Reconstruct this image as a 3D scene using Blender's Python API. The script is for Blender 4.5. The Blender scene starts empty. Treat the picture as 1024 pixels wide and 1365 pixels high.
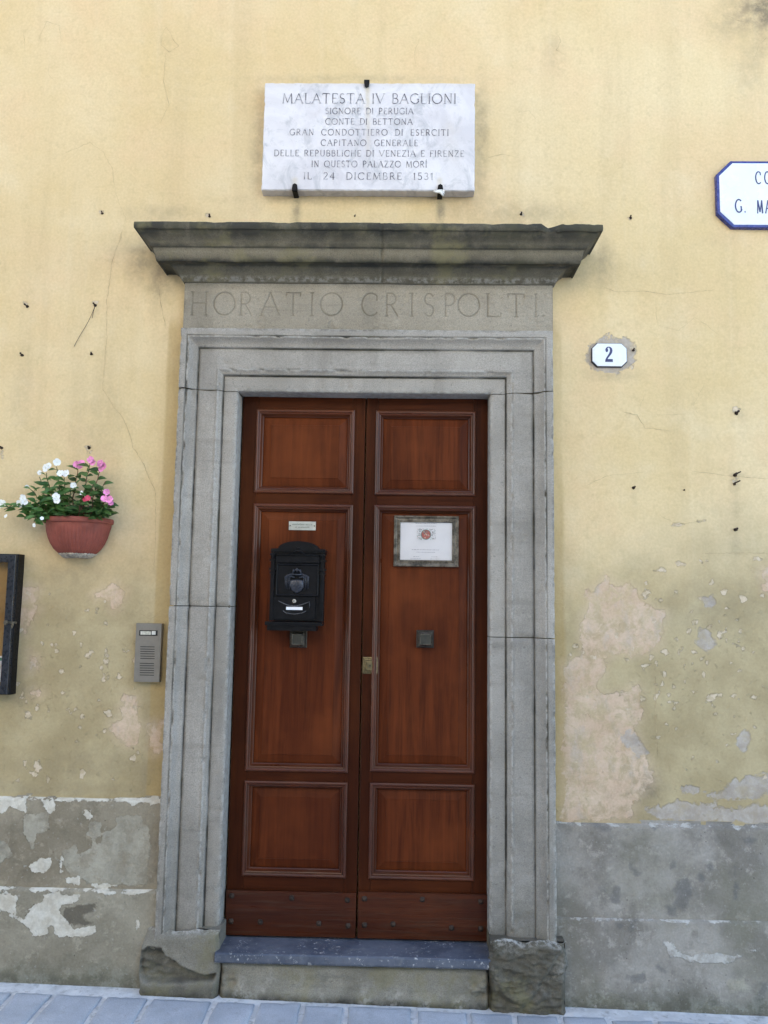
import bpy, bmesh, math, random
import numpy as np
from mathutils import Matrix, Vector, noise as mnoise
R_ = math.radians
SC = bpy.context.scene
COL = SC.collection
# ------------------------------------------------------------------ camera
CAM = np.array([0.0, -3.6, 0.0])
YAW, PITCH, ROLL, FPX = 1.25, 6.25, 0.9, 1104.0
def cam_axes():
    y, p, r = R_(YAW), R_(PITCH), R_(ROLL)
    f = np.array([-math.sin(y)*math.cos(p), math.cos(y)*math.cos(p), math.sin(p)])
    rt = np.array([math.cos(y), math.sin(y), 0.0]); up = np.cross(rt, f)
    rt2 = rt*math.cos(r) + up*math.sin(r)
    return rt2, np.cross(rt2, f), f
RT, UP, FW = cam_axes()
cd = bpy.data.cameras.new('camera'); cam = bpy.data.objects.new('camera', cd); COL.objects.link(cam)
cd.sensor_fit = 'AUTO'; cd.sensor_width = 36.0; cd.lens = FPX/1365.0*36.0
cd.clip_start = 0.05; cd.clip_end = 400
cam.matrix_world = Matrix(((RT[0], UP[0], -FW[0], CAM[0]), (RT[1], UP[1], -FW[1], CAM[1]), (RT[2], UP[2], -FW[2], CAM[2]), (0, 0, 0, 1)))
SC.camera = cam
# ------------------------------------------------------------------ sky, sun, exposure
SUN_EL, SUN_AZ = 38.0, 12.0          # the sun stands behind the house; the front is in open shade
w = bpy.data.worlds.new('World'); SC.world = w; w.use_nodes = True
nt = w.node_tree; nt.nodes.clear()
sky = nt.nodes.new('ShaderNodeTexSky'); sky.sky_type = 'NISHITA'; sky.sun_disc = False
sky.sun_elevation = R_(SUN_EL); sky.sun_rotation = R_(SUN_AZ)
sky.air_density = 1.0; sky.dust_density = 0.6; sky.ozone_density = 1.0
bg = nt.nodes.new('ShaderNodeBackground'); bg.inputs[1].default_value = 0.15
wo = nt.nodes.new('ShaderNodeOutputWorld')
nt.links.new(sky.outputs[0], bg.inputs[0]); nt.links.new(bg.outputs[0], wo.inputs[0])
sd = bpy.data.lights.new('sun', 'SUN'); sd.energy = 3.4; sd.angle = R_(0.5); sd.color = (1.0, 0.95, 0.87)
so = bpy.data.objects.new('sun', sd); COL.objects.link(so)
# direction towards the sun (sky sun_rotation 0 = +Y, turning clockwise to +X)
sdir = Vector((math.sin(R_(SUN_AZ))*math.cos(R_(SUN_EL)), math.cos(R_(SUN_AZ))*math.cos(R_(SUN_EL)), math.sin(R_(SUN_EL))))
so.rotation_euler = sdir.to_track_quat('Z', 'Y').to_euler(); so.location = (0, 10, 12)
SC.view_settings.view_transform = 'Standard'; SC.view_settings.look = 'None'
SC.view_settings.exposure = 2.3; SC.view_settings.gamma = 1.0
SC.render.engine = 'CYCLES'
SC.cycles.use_denoising = True
SC.cycles.max_bounces = 7; SC.cycles.diffuse_bounces = 4; SC.cycles.glossy_bounces = 3
SC.cycles.use_adaptive_sampling = False
SC.cycles.sample_clamp_indirect = 6.0

def P(px, py, Y=0.0):
    """point on the plane y=Y that the photograph shows at pixel (px,py)"""
    d = FW*FPX + RT*(px-512.0) - UP*(py-682.5)
    return CAM + d*((Y-CAM[1])/d[1])
def XZ(px, py, Y=0.0):
    q = P(px, py, Y); return (q[0], q[2])
def zg(x): return -1.602 - 0.0178*x          # the street falls gently to the right

# ------------------------------------------------------------------ node helpers
def lin(r, g, b):
    f = lambda c: (c/255/12.92) if c/255 <= .04045 else ((c/255+.055)/1.055)**2.4
    return (f(r), f(g), f(b), 1.0)
class Mat:
    def __init__(s, name, rough=.8, spec=.3):
        s.m = bpy.data.materials.new(name); s.m.use_nodes = True
        s.t = s.m.node_tree; s.t.nodes.clear()
        s.o = s.t.nodes.new('ShaderNodeOutputMaterial'); s.b = s.t.nodes.new('ShaderNodeBsdfPrincipled')
        s.t.links.new(s.b.outputs[0], s.o.inputs[0])
        s.b.inputs['Roughness'].default_value = rough
        s.b.inputs['Specular IOR Level'].default_value = spec
        tc = s.t.nodes.new('ShaderNodeTexCoord'); s.co = tc.outputs['Object']
    def put(s, sock, v):
        if hasattr(v, 'is_output'): s.t.links.new(v, sock)
        elif v is not None:
            if isinstance(v, (tuple, list)) and len(v) == 3 and len(sock.default_value) == 4: v = tuple(v)+(1,)
            sock.default_value = v
    def mp(s, scale=(1, 1, 1), rot=(0, 0, 0), loc=(0, 0, 0), v=None):
        n = s.t.nodes.new('ShaderNodeMapping'); s.put(n.inputs[0], v or s.co)
        n.inputs['Scale'].default_value = scale; n.inputs['Rotation'].default_value = rot; n.inputs['Location'].default_value = loc
        return n.outputs[0]
    def noise(s, scale, detail=4, rough=.55, v=None, dist=0.0, col=False):
        n = s.t.nodes.new('ShaderNodeTexNoise'); s.put(n.inputs['Vector'], v or s.co)
        n.inputs['Scale'].default_value = scale; n.inputs['Detail'].default_value = detail
        n.inputs['Roughness'].default_value = rough; n.inputs['Distortion'].default_value = dist
        return n.outputs['Color' if col else 'Fac']
    def voro(s, scale, feature='F1', v=None):
        n = s.t.nodes.new('ShaderNodeTexVoronoi'); s.put(n.inputs['Vector'], v or s.co)
        n.feature = feature; n.inputs['Scale'].default_value = scale
        return n.outputs['Distance']
    def ma(s, op, a, b=0.0, c=None, clamp=False):
        n = s.t.nodes.new('ShaderNodeMath'); n.operation = op; n.use_clamp = clamp
        s.put(n.inputs[0], a); s.put(n.inputs[1], b)
        if c is not None: s.put(n.inputs[2], c)
        return n.outputs[0]
    def rng(s, v, a, b, c=0.0, d=1.0, smooth=True):
        n = s.t.nodes.new('ShaderNodeMapRange'); n.interpolation_type = 'SMOOTHSTEP' if smooth else 'LINEAR'
        s.put(n.inputs[0], v)
        for i, q in enumerate((a, b, c, d)): n.inputs[1+i].default_value = q
        return n.outputs[0]
    def mix(s, f, a, b, mode='MIX'):
        n = s.t.nodes.new('ShaderNodeMix'); n.data_type = 'RGBA'; n.blend_type = mode
        s.put(n.inputs[0], f); s.put(n.inputs[6], a); s.put(n.inputs[7], b)
        return n.outputs[2]
    def ramp(s, f, stops):
        n = s.t.nodes.new('ShaderNodeValToRGB'); s.put(n.inputs[0], f); e = n.color_ramp.elements
        while len(e) < len(stops): e.new(.5)
        for k, (p, c) in enumerate(stops): e[k].position = p; e[k].color = c if len(c) == 4 else tuple(c)+(1,)
        return n.outputs[0]
    def attr(s, name):
        n = s.t.nodes.new('ShaderNodeAttribute'); n.attribute_name = name; return n.outputs['Fac']
    def mask(s, name, namp=.012, soft=.0018, nscale=38, off=0.0):
        """an attribute holding a signed distance (m) -> ragged 0..1 mask"""
        a = s.attr(name); n = s.noise(nscale, 7, .68)
        n = s.ma('MULTIPLY_ADD', n, namp, -namp*.5+off)
        n2 = s.noise(nscale*.32, 4, .6, s.mp(loc=(3, 0, 9)), .6)
        n = s.ma('ADD', n, s.ma('MULTIPLY_ADD', n2, namp*2.3, -namp*1.15))
        return s.rng(s.ma('ADD', a, n), -soft, soft)
    def bump(s, h, dist=.002, strength=1.0, prev=None):
        n = s.t.nodes.new('ShaderNodeBump'); s.put(n.inputs['Height'], h)
        n.inputs['Distance'].default_value = dist; n.inputs['Strength'].default_value = strength
        if prev is not None: s.t.links.new(prev, n.inputs['Normal'])
        return n.outputs[0]
    def done(s, col=None, rough=None, nrm=None, metal=None):
        if col is not None: s.put(s.b.inputs['Base Color'], col)
        if rough is not None: s.put(s.b.inputs['Roughness'], rough)
        if nrm is not None: s.t.links.new(nrm, s.b.inputs['Normal'])
        if metal is not None: s.put(s.b.inputs['Metallic'], metal)
        return s.m

# ------------------------------------------------------------------ materials
def m_plaster():
    M = Mat('plaster', .92, .15)
    big = M.noise(1.1, 5, .6); mid = M.noise(4.5, 5, .6); fine = M.noise(90, 3, .6)
    streak = M.noise(1.0, 5, .6, M.mp((7, 1, .55)))
    c = M.mix(M.rng(big, .32, .68), (.655, .500, .265), (.72, .575, .345))
    c = M.mix(M.ma('MULTIPLY', M.rng(M.noise(1.7, 4, .6, M.mp(loc=(7, 0, 3))), .46, .66), .42), c, (.71, .51, .30))
    c = M.mix(M.ma('MULTIPLY', M.rng(streak, .46, .74), .33), c, (.52, .40, .225))
    c = M.mix(M.ma('MULTIPLY', M.rng(M.noise(1.0, 4, .6, M.mp((14, 1, .8), loc=(2, 0, 4))), .55, .72), .14), c, (.74, .63, .43))
    c = M.mix(M.ma('MULTIPLY', M.rng(mid, .52, .72), .28), c, (.74, .62, .41))
    # damp, greyed lower zone, darker towards the bottom
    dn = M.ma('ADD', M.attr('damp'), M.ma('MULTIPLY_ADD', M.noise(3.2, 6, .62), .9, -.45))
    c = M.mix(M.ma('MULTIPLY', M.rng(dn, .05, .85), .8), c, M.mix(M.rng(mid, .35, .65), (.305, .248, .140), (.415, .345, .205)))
    # touched-up strip beside the doorway, with the jambs' contact shade painted in
    st = M.ma('ADD', M.attr('strip'), M.ma('MULTIPLY_ADD', M.noise(9, 4, .6, M.mp((1, 1, .3))), .5, -.25))
    c = M.mix(M.ma('MULTIPLY', M.rng(st, .35, .75), .6), c, (.44, .31, .13))
    # grimy spots, with soft shade painted in round the plaque
    dm = M.ma('MULTIPLY', M.attr('dirt_shade'), M.rng(M.noise(16, 6, .7), .28, .66, .25, 1.15))
    c = M.mix(M.rng(dm, .05, 1.0, 0, .8, False), c, (.16, .135, .10))
    # flaked areas
    pk = M.mask('pink', .040, .0045, 46); ll = M.mask('lilac', .042, .0060, 40); fl = M.mask('flake', .024, .0010, 95)
    pkc = M.mix(M.rng(M.noise(7, 5, .6), .35, .66), (.585, .42, .30), (.66, .51, .38))
    pkc = M.mix(M.ma('MULTIPLY', M.rng(M.noise(11, 5, .65, M.mp((1, 1, .5), loc=(3, 1, 1))), .5, .68), .75), pkc, (.50, .42, .35))
    hol = M.rng(M.noise(17, 7, .7, M.mp(loc=(6, 0, 2)), .4), .40, .66, 1, .22)
    pkm = M.ma('MULTIPLY', pk, hol)
    halo = M.rng(M.ma('ADD', M.attr('pink'), M.ma('MULTIPLY_ADD', M.noise(14, 6, .7), .07, -.035)), -.045, .012)
    pkm = M.ma('MAXIMUM', pkm, M.ma('MULTIPLY', halo, .32))
    c = M.mix(M.ma('MULTIPLY', pkm, .9), c, pkc)
    llc = M.mix(M.rng(M.noise(15, 5, .65), .35, .65), (.36, .31, .26), (.47, .42, .37))
    c = M.mix(M.ma('MULTIPLY', ll, M.rng(M.noise(19, 6, .7, M.mp(loc=(0, 0, 7))), .34, .56, .6, .95)), c, llc)
    c = M.mix(M.ma('MULTIPLY', fl, .85), c, M.mix(M.rng(M.noise(40, 3), .4, .6), (.52, .42, .29), (.66, .55, .41)))
    # tiny pits and specks
    sp = M.rng(M.voro(55, v=M.mp((1, .2, 1))), .03, .075, 1, 0)
    sp = M.ma('MULTIPLY', sp, M.rng(M.noise(6, 3), .58, .7))
    c = M.mix(M.ma('MULTIPLY', sp, .6), c, (.17, .13, .08))
    c = M.mix(M.ma('MULTIPLY', M.rng(M.noise(22, 6, .7, M.mp(loc=(5, 0, 1))), .52, .70), .22), c, (.45, .35, .19))
    c = M.mix(M.rng(fine, .3, .75, 0, .16, False), c, (.25, .19, .10), 'MULTIPLY')
    # blistered lower plaster
    bl = M.ma('MULTIPLY', M.attr('damp'), M.rng(M.noise(34, 6, .72), .56, .70))
    h = M.ma('ADD', M.ma('MULTIPLY', M.noise(14, 6, .62), .5), M.ma('MULTIPLY', M.noise(160, 3, .6), .10))
    h = M.ma('ADD', h, M.ma('MULTIPLY', bl, .32))
    h = M.ma('SUBTRACT', h, M.ma('MULTIPLY', M.ma('MAXIMUM', pkm, ll), .30))
    h = M.ma('SUBTRACT', h, M.ma('MULTIPLY', fl, .3))
    lips = M.bump(M.ma('SUBTRACT', 1.0, M.ma('MAXIMUM', M.ma('MAXIMUM', pk, ll), fl)), .0020, .45)
    return M.done(c, None, M.bump(h, .006, .75, lips))
def m_render(name, a, b, right=False):
    M = Mat(name, .9, .2)
    c = M.mix(M.rng(M.noise(3.2, 6, .62), .34, .66), a, b)
    c = M.mix(M.ma('MULTIPLY', M.rng(M.noise(9, 6, .66, M.mp(loc=(4, 0, 2))), .5, .72), .55), c, tuple(.62*q for q in a))
    c = M.mix(M.ma('MULTIPLY', M.rng(M.noise(17, 7, .72, M.mp(loc=(1, 0, 6))), .53, .66), .55), c, tuple(1.25*q for q in b))
    if right:
        c = M.mix(M.ma('MULTIPLY', M.rng(M.noise(2.4, 5, .6, M.mp(loc=(1, 3, 8))), .42, .66), .6), c, (.215, .200, .145))
    dk = M.mask('dark', .032, .010 if right else .005, 36); lg = M.mask('pale', .026, .0016 if not right else .010, 40); wh = M.mask('white', .024, .0012 if not right else .003, 52)
    c = M.mix(M.ma('MULTIPLY', dk, .85 if not right else .6), c, (.125, .108, .082) if not right else (.13, .125, .122))
    wear = M.rng(M.noise(13, 7, .72, M.mp(loc=(8, 0, 3))), .36, .56, .35, 1)
    lg = M.ma('MULTIPLY', lg, wear)
    c = M.mix(lg, c, M.mix(M.rng(M.noise(10, 6, .65), .33, .66), (.30, .275, .215), (.42, .385, .305)))
    wcol = ((.55, .50, .41), (.70, .665, .58)) if not right else ((.43, .405, .37), (.56, .535, .49))
    c = M.mix(M.ma('MULTIPLY', wh, .92 if not right else M.rng(M.noise(24, 6, .7), .38, .56, .25, .9)), c, M.mix(M.rng(M.noise(22, 4, .6), .35, .65), *wcol))
    dm = M.ma('ADD', M.attr('damp'), M.ma('MULTIPLY_ADD', M.noise(8, 6, .7), 1.1, -.55))
    c = M.mix(M.ma('MULTIPLY', M.rng(dm, .25, .95), .75), c, M.mix(M.rng(M.noise(20, 5, .7), .45, .62), (.095, .092, .065), (.20, .20, .16)))
    sp = M.ma('MULTIPLY', M.rng(M.voro(30, v=M.mp((1, .2, 1))), .05, .12, 1, 0), M.rng(M.noise(5, 3), .5, .62))
    c = M.mix(M.ma('MULTIPLY', sp, .6), c, (.07, .06, .05))
    c = M.mix(M.ma('MULTIPLY', M.rng(M.noise(50, 4, .7), .60, .70), .5), c, (.42, .40, .36))
    c = M.mix(M.rng(M.noise(120, 3), .3, .75, 0, .25, False), c, (.3, .3, .3), 'MULTIPLY')
    h = M.ma('ADD', M.ma('MULTIPLY', M.noise(11, 7, .65), .7), M.ma('MULTIPLY', M.noise(110, 3, .65), .14))
    h = M.ma('ADD', h, M.ma('MULTIPLY', M.ma('MAXIMUM', lg, wh), .35))
    h = M.ma('SUBTRACT', h, M.ma('MULTIPLY', sp, .3))
    return M.done(c, None, M.bump(h, .007, .9))
def m_stone(name, a, b, moss=.0, scale=1.0, rough_b=1.0):
    M = Mat(name, .88, .25)
    c = M.mix(M.rng(M.noise(2.2*scale, 6, .62), .34, .66), a, b)
    c = M.mix(M.ma('MULTIPLY', M.rng(M.noise(1.0, 5, .62, M.mp((6, 6, 1.0))), .48, .74), .55), c, tuple(.60*q for q in a))
    c = M.mix(M.ma('MULTIPLY', M.rng(M.noise(13*scale, 7, .75), .55, .70), .28), c, tuple(1.3*q for q in b))
    c = M.mix(M.ma('MULTIPLY', M.rng(M.noise(1.0, 5, .65, M.mp((3, 3, 26), rot=(0, .12, 0))), .52, .70), .35), c, tuple(.68*q for q in a))
    c = M.mix(M.ma('MULTIPLY', M.rng(M.noise(70, 4, .7), .61, .68), .5), c, tuple(.4*q for q in a))
    c = M.mix(M.ma('MULTIPLY', M.attr('tone'), .8), c, (.70, .72, .76), 'MULTIPLY')
    g = M.noise(230, 2, .6)
    c = M.mix(M.rng(g, .30, .72, 0, .55, False), c, tuple(.45*q for q in a))
    dn = M.ma('MULTIPLY', M.attr('grime_shade'), M.rng(M.noise(11, 6, .7), .22, .62, .3, 1.2))  # grimy stone, and the shade painted under the corona
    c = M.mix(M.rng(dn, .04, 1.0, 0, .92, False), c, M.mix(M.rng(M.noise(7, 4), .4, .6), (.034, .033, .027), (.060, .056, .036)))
    c = M.mix(M.ma('MULTIPLY', M.attr('pale'), M.rng(M.noise(40, 5, .7), .42, .60)), c, (.44, .42, .38))
    if moss:
        c = M.mix(M.ma('MULTIPLY', M.rng(M.noise(5, 6, .65, M.mp(loc=(9, 2, 5))), .52, .66), moss), c, (.20, .175, .085))
    h = M.ma('ADD', M.ma('MULTIPLY', M.noise(24, 6, .68), .5), M.ma('MULTIPLY', g, .28))
    return M.done(c, None, M.bump(h, .0032*rough_b, .9))
def m_wood(name, horiz=False, weather=0.0, tone=1.0, warm=0.0):
    M = Mat(name, .5, .07 if not weather else (.42 if weather > .4 else .2))
    wv = M.mp((3.2, 10, 75) if horiz else (75, 10, 3.2)); wv2 = M.mp((1.2, 6, 17) if horiz else (17, 6, 1.2), loc=(3, 1, 7))
    g = M.noise(1.0, 6, .65, wv, .5); g2 = M.noise(1.0, 5, .6, wv2, 1.4)
    c = M.mix(M.rng(g2, .25, .78), (.050, .0120, .0042), (.105, .0260, .0078))
    c = M.mix(M.rng(g, .42, .74, 0, .55), c, (.022, .0065, .0030))
    c = M.mix(M.ma('MULTIPLY', M.rng(M.noise(2.1, 4, .6), .42, .7), .55), c, (.135, .036, .0105))
    c = M.mix(M.ma('MULTIPLY', M.rng(M.noise(1.3, 5, .65, M.mp(loc=(2, 8, 4))), .45, .68), .6), c, (.045, .0105, .0045))
    if weather:
        wz = M.ma('MULTIPLY', M.rng(M.noise(1.0, 6, .7, M.mp((5, 8, 95), loc=(0, 2, 1)) if horiz else M.mp((95, 8, 5))), .48, .68), weather)
        c = M.mix(wz, c, (.080, .046, .029))
    if tone != 1.0: c = M.mix(1.0, c, (tone, tone*(1+warm*.25), tone*(1+warm*.1)), 'MULTIPLY')
    r = M.rng(g, .3, .75, .34, .5) if not weather else M.rng(g, .3, .75, .26, .44)
    return M.done(c, r, M.bump(M.ma('ADD', g, M.ma('MULTIPLY', g2, .3)), .0012 if not weather else .0025, .6))
def m_plain(name, col, rough=.5, metal=0.0, var=.25, scale=25, spec=.4, bump=.0006):
    M = Mat(name, rough, spec)
    n = M.noise(scale, 5, .65)
    c = M.mix(M.rng(n, .3, .7), tuple(q*(1-var) for q in col[:3]), tuple(min(1, q*(1+var)) for q in col[:3]))
    return M.done(c, M.rng(M.noise(scale*2.3, 4), .3, .7, max(.05, rough-.12), min(1, rough+.12)), M.bump(n, bump, .6), metal)
def m_marble():
    M = Mat('marble', .55, .35)
    c = M.mix(M.rng(M.noise(5, 6, .62, dist=.6), .34, .66), (.57, .545, .555), (.69, .665, .665))
    c = M.mix(M.ma('MULTIPLY', M.rng(M.noise(9, 7, .7, M.mp((1, 1, .7), loc=(2, 0, 5)), .8), .50, .66), .75), c, (.42, .42, .43))
    c = M.mix(M.ma('MULTIPLY', M.rng(M.noise(60, 4, .7), .60, .70), .3), c, (.42, .42, .40))
    c = M.mix(M.ma('MULTIPLY', M.attr('rust'), M.rng(M.noise(30, 4), .2, .6, .4, 1)), c, (.50, .43, .30))
    return M.done(c, None, M.bump(M.noise(30, 6, .7), .0016, .6))
def m_paving():
    M = Mat('paving_stone', .8, .3)
    c = M.mix(M.rng(M.noise(4.0, 4), .35, .65), (.43, .46, .51), (.55, .58, .63))
    c = M.mix(M.ma('MULTIPLY', M.rng(M.noise(17, 6, .7), .52, .68), .4), c, (.36, .37, .40))
    c = M.mix(M.ma('MULTIPLY', M.rng(M.noise(3.5, 6, .65, M.mp(loc=(3, 1, 0))), .52, .66), .35), c, (.30, .31, .32))
    c = M.mix(M.rng(M.noise(240, 2), .3, .72, 0, .4, False), c, (.17, .17, .18))
    return M.done(c, None, M.bump(M.ma('ADD', M.noise(20, 6, .65), M.ma('MULTIPLY', M.noise(220, 2), .3)), .003, .7))
def m_mortar():
    M = Mat('mortar', .92, .2)
    c = M.mix(M.rng(M.noise(12, 6, .65), .35, .65), (.58, .58, .58), (.74, .74, .74))
    c = M.mix(M.ma('MULTIPLY', M.rng(M.noise(28, 6, .7), .52, .66), .6), c, (.30, .295, .28))
    return M.done(c, None, M.bump(M.noise(60, 6, .7), .006, .9))
MP = m_plaster()
M_LBASE = m_render('base_render_left', (.225, .190, .135), (.320, .278, .205))
M_LLOW = m_render('base_render_left_low', (.255, .226, .168), (.365, .328, .252))
M_RBASE = m_render('base_render_right', (.205, .184, .156), (.365, .333, .290), True)
M_ST = m_stone('sandstone', (.325, .296, .252), (.445, .407, .352))
M_CO = m_stone('cornice_stone', (.165, .142, .098), (.240, .208, .150), .5)
M_RK = m_stone('broken_stone', (.115, .100, .074), (.205, .182, .142), .5, 3.0, 3.0)
M_RI = m_stone('step_stone', (.22, .20, .16), (.33, .305, .25), .4, 1.6, 1.6)
M_SL = m_plain('slate', (.085, .093, .115), .55, 0, .35, 30, .4, .0015)
M_WV, M_WH = m_wood('wood_upright', False, 0, .60), m_wood('wood_crosswise', True, 0, .70)
M_WP = m_wood('wood_panel', False, 0, 1.22, -.08); M_WPL = m_wood('wood_panel_lower_shaded', False, 0, .76, -.05)  # lower panels get a darker tone, painting the weaker light there
M_WM = m_wood('wood_moulding', False, .45); M_WMH = m_wood('wood_moulding_crosswise', True, .5)
M_WK = m_wood('wood_weathered', True, .4, .8)
M_IR = m_plain('black_iron', (.006, .006, .007), .42, 0, .4, 40, .13, .0006)
M_RU = m_plain('rusty_iron', (.045, .03, .022), .8, .2, .5, 60, .3, .002)
M_PEW = m_plain('pewter', (.13, .122, .10), .36, .8, .4, 35)
M_DKM = m_plain('dark_bronze', (.055, .05, .042), .4, .7, .3, 40)
M_BR = m_plain('old_brass', (.17, .13, .065), .5, .7, .35, 60)
M_ALU = m_plain('bronze_aluminium', (.215, .195, .165), .5, .35, .06, 20, .4, .0002)
M_BLK = m_plain('black_plastic', (.012, .012, .012), .6, 0, .2)
M_MAR = m_marble()
M_ENW = m_plain('white_enamel', (.72, .745, .755), .22, 0, .03, 8, .5, .0002)
M_ENB = m_plain('blue_enamel', (.028, .038, .19), .3, 0, .2, 30, .5, .0003)
M_INK = m_plain('grey_lettering', (.10, .10, .115), .8, 0, .35, 60)
M_INKB = m_plain('blue_lettering', (.040, .045, .13), .4, 0, .2)
M_PAP = m_plain('white_paper', (.78, .77, .80), .7, 0, .03, 12, .3, .0003)
M_TER = m_plain('terracotta_plastic', (.235, .062, .043), .7, 0, .16, 14, .35, .0008)
M_LIME = m_plain('limescale', (.42, .37, .30), .85, 0, .35, 40, .3, .002)
M_SOIL = m_plain('soil', (.03, .022, .015), .95, 0, .4, 60, .2, .004)
M_STR = m_plain('white_string', (.78, .76, .72), .8, 0, .1)
M_ROPE = m_plain('dark_wire', (.05, .04, .03), .7, .2)

# ------------------------------------------------------------------ object helpers
def link(name, me, mats, parent=None):
    o = bpy.data.objects.new(name, me); COL.objects.link(o)
    for m in (mats if isinstance(mats, (list, tuple)) else [mats]): me.materials.append(m)
    if parent is not None: o.parent = parent
    return o
def tag(o, label, cat, group=None):
    o['label'] = label; o['category'] = cat
    if group: o['group'] = group
    return o
def empty(name, loc=(0, 0, 0)):
    o = bpy.data.objects.new(name, None); COL.objects.link(o); o.location = loc; o.empty_display_size = .05
    return o
def out(bm, name, mats, parent=None, smooth=False, bevel=0.0, seg=2):
    """bmesh in WORLD coordinates -> object (kept in world place under a parent that may have a location)"""
    if bevel:
        ed = [e for e in bm.edges if len(e.link_faces) == 2 and e.calc_face_angle(0) > .5]
        bmesh.ops.bevel(bm, geom=ed, offset=bevel, segments=seg, affect='EDGES', profile=.5)
    me = bpy.data.meshes.new(name)
    if parent is not None:
        l = Vector((0, 0, 0)); q = parent
        while q is not None: l += q.location; q = q.parent
        bmesh.ops.translate(bm, vec=-l, verts=bm.verts)
    bm.normal_update(); bm.to_mesh(me); bm.free()
    if smooth:
        for p in me.polygons: p.use_smooth = True
    return link(name, me, mats, parent)
def box(bm, x0, x1, y0, y1, z0, z1, mi=0):
    v = [bm.verts.new(p) for p in ((x0, y0, z0), (x1, y0, z0), (x1, y1, z0), (x0, y1, z0), (x0, y0, z1), (x1, y0, z1), (x1, y1, z1), (x0, y1, z1))]
    for f in ((0, 1, 5, 4), (1, 2, 6, 5), (2, 3, 7, 6), (3, 0, 4, 7), (4, 5, 6, 7), (3, 2, 1, 0)):
        bm.faces.new([v[i] for i in f]).material_index = mi
def prism(bm, pts, y0, y1, mi=0):
    """outline pts (x,z) extruded from y0 (front) to y1"""
    a = sum(pts[i][0]*pts[(i+1) % len(pts)][1]-pts[(i+1) % len(pts)][0]*pts[i][1] for i in range(len(pts)))
    if a < 0: pts = pts[::-1]
    f = [bm.verts.new((x, y0, z)) for x, z in pts]; k = [bm.verts.new((x, y1, z)) for x, z in pts]
    bm.faces.new(f).material_index = mi
    bm.faces.new(k[::-1]).material_index = mi
    n = len(pts)
    for i in range(n): bm.faces.new((f[i], k[i], k[(i+1) % n], f[(i+1) % n])).material_index = mi
def tube(bm, pts, r, n=8, mi=0, cap=True):
    pts = [Vector(p) for p in pts]; rings = []
    for i, p in enumerate(pts):
        d = (pts[min(i+1, len(pts)-1)]-pts[max(i-1, 0)]).normalized()
        a = d.cross(Vector((0, 1, 0)));
        if a.length < 1e-3: a = d.cross(Vector((1, 0, 0)))
        a.normalize(); b = d.cross(a)
        rr = r[i] if isinstance(r, (list, tuple)) else r
        rings.append([bm.verts.new(p+(a*math.cos(t)+b*math.sin(t))*rr) for t in [2*math.pi*k/n for k in range(n)]])
    for A, B in zip(rings, rings[1:]):
        for k in range(n): bm.faces.new((A[k], A[(k+1) % n], B[(k+1) % n], B[k])).material_index = mi
    if cap:
        bm.faces.new(rings[0][::-1]).material_index = mi; bm.faces.new(rings[-1]).material_index = mi
def disc(bm, cx, cz, r, y0, y1, n=16, mi=0):
    prism(bm, [(cx+r*math.cos(2*math.pi*k/n), cz+r*math.sin(2*math.pi*k/n)) for k in range(n)], y0, y1, mi)
def loops(bm, ls, close_last=True, mi=0):
    """stack of closed point loops of equal length joined by quads"""
    vs = [[bm.verts.new(p) for p in l] for l in ls]; n = len(ls[0])
    for A, B in zip(vs, vs[1:]):
        for k in range(n): bm.faces.new((A[k], A[(k+1) % n], B[(k+1) % n], B[k])).material_index = mi
    if close_last: bm.faces.new(vs[-1]).material_index = mi
    return vs
def rloop(x0, x1, z0, z1, y): return [(x0, y, z0), (x1, y, z0), (x1, y, z1), (x0, y, z1)]
def frame_sweep(bm, x0, x1, z0, z1, prof, mi=0):
    """mitred rectangular frame; prof = [(inset, y)...]"""
    loops(bm, [rloop(x0+d, x1-d, z0+d, z1-d, y) for d, y in prof], False, mi)

# numpy value noise ------------------------------------------------
_rs = np.random.RandomState(5); _tab = _rs.rand(256, 256)
def vn(x, z, s, seed=0):
    x = x*s+seed*17.31; z = z*s+seed*5.77
    xi = np.floor(x).astype(int); zi = np.floor(z).astype(int); fx = x-xi; fz = z-zi
    fx = fx*fx*(3-2*fx); fz = fz*fz*(3-2*fz)
    t = lambda a, b: _tab[a & 255, b & 255]
    return (t(xi, zi)*(1-fx)+t(xi+1, zi)*fx)*(1-fz)+(t(xi, zi+1)*(1-fx)+t(xi+1, zi+1)*fx)*fz
def fbm(x, z, s, seed=0, o=4):
    r = 0; a = .5; n = 0
    for k in range(o): r = r+a*vn(x, z, s*2**k, seed+k*3); n += a; a *= .55
    return r/n-.5
def sdf_poly(X, Z, poly, out_):
    """out_ = max(out_, signed distance to poly, + inside), limited to the surroundings"""
    p = np.array(poly); m = .06
    sel = (X > p[:, 0].min()-m) & (X < p[:, 0].max()+m) & (Z > p[:, 1].min()-m) & (Z < p[:, 1].max()+m)
    if not sel.any(): return
    x, z = X[sel], Z[sel]; d = np.full(x.shape, 9.0); ins = np.zeros(x.shape, bool)
    for (ax, az), (bx, bz) in zip(p, np.roll(p, -1, 0)):
        ex, ez = bx-ax, bz-az; t = np.clip(((x-ax)*ex+(z-az)*ez)/(ex*ex+ez*ez+1e-12), 0, 1)
        d = np.minimum(d, np.hypot(x-ax-t*ex, z-az-t*ez))
        c = (az > z) != (bz > z)
        ins ^= c & (x < ax+(z-az)*ex/(ez if abs(ez) > 1e-12 else 1e-12))
    out_[sel] = np.maximum(out_[sel], np.where(ins, d, -d))
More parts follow.
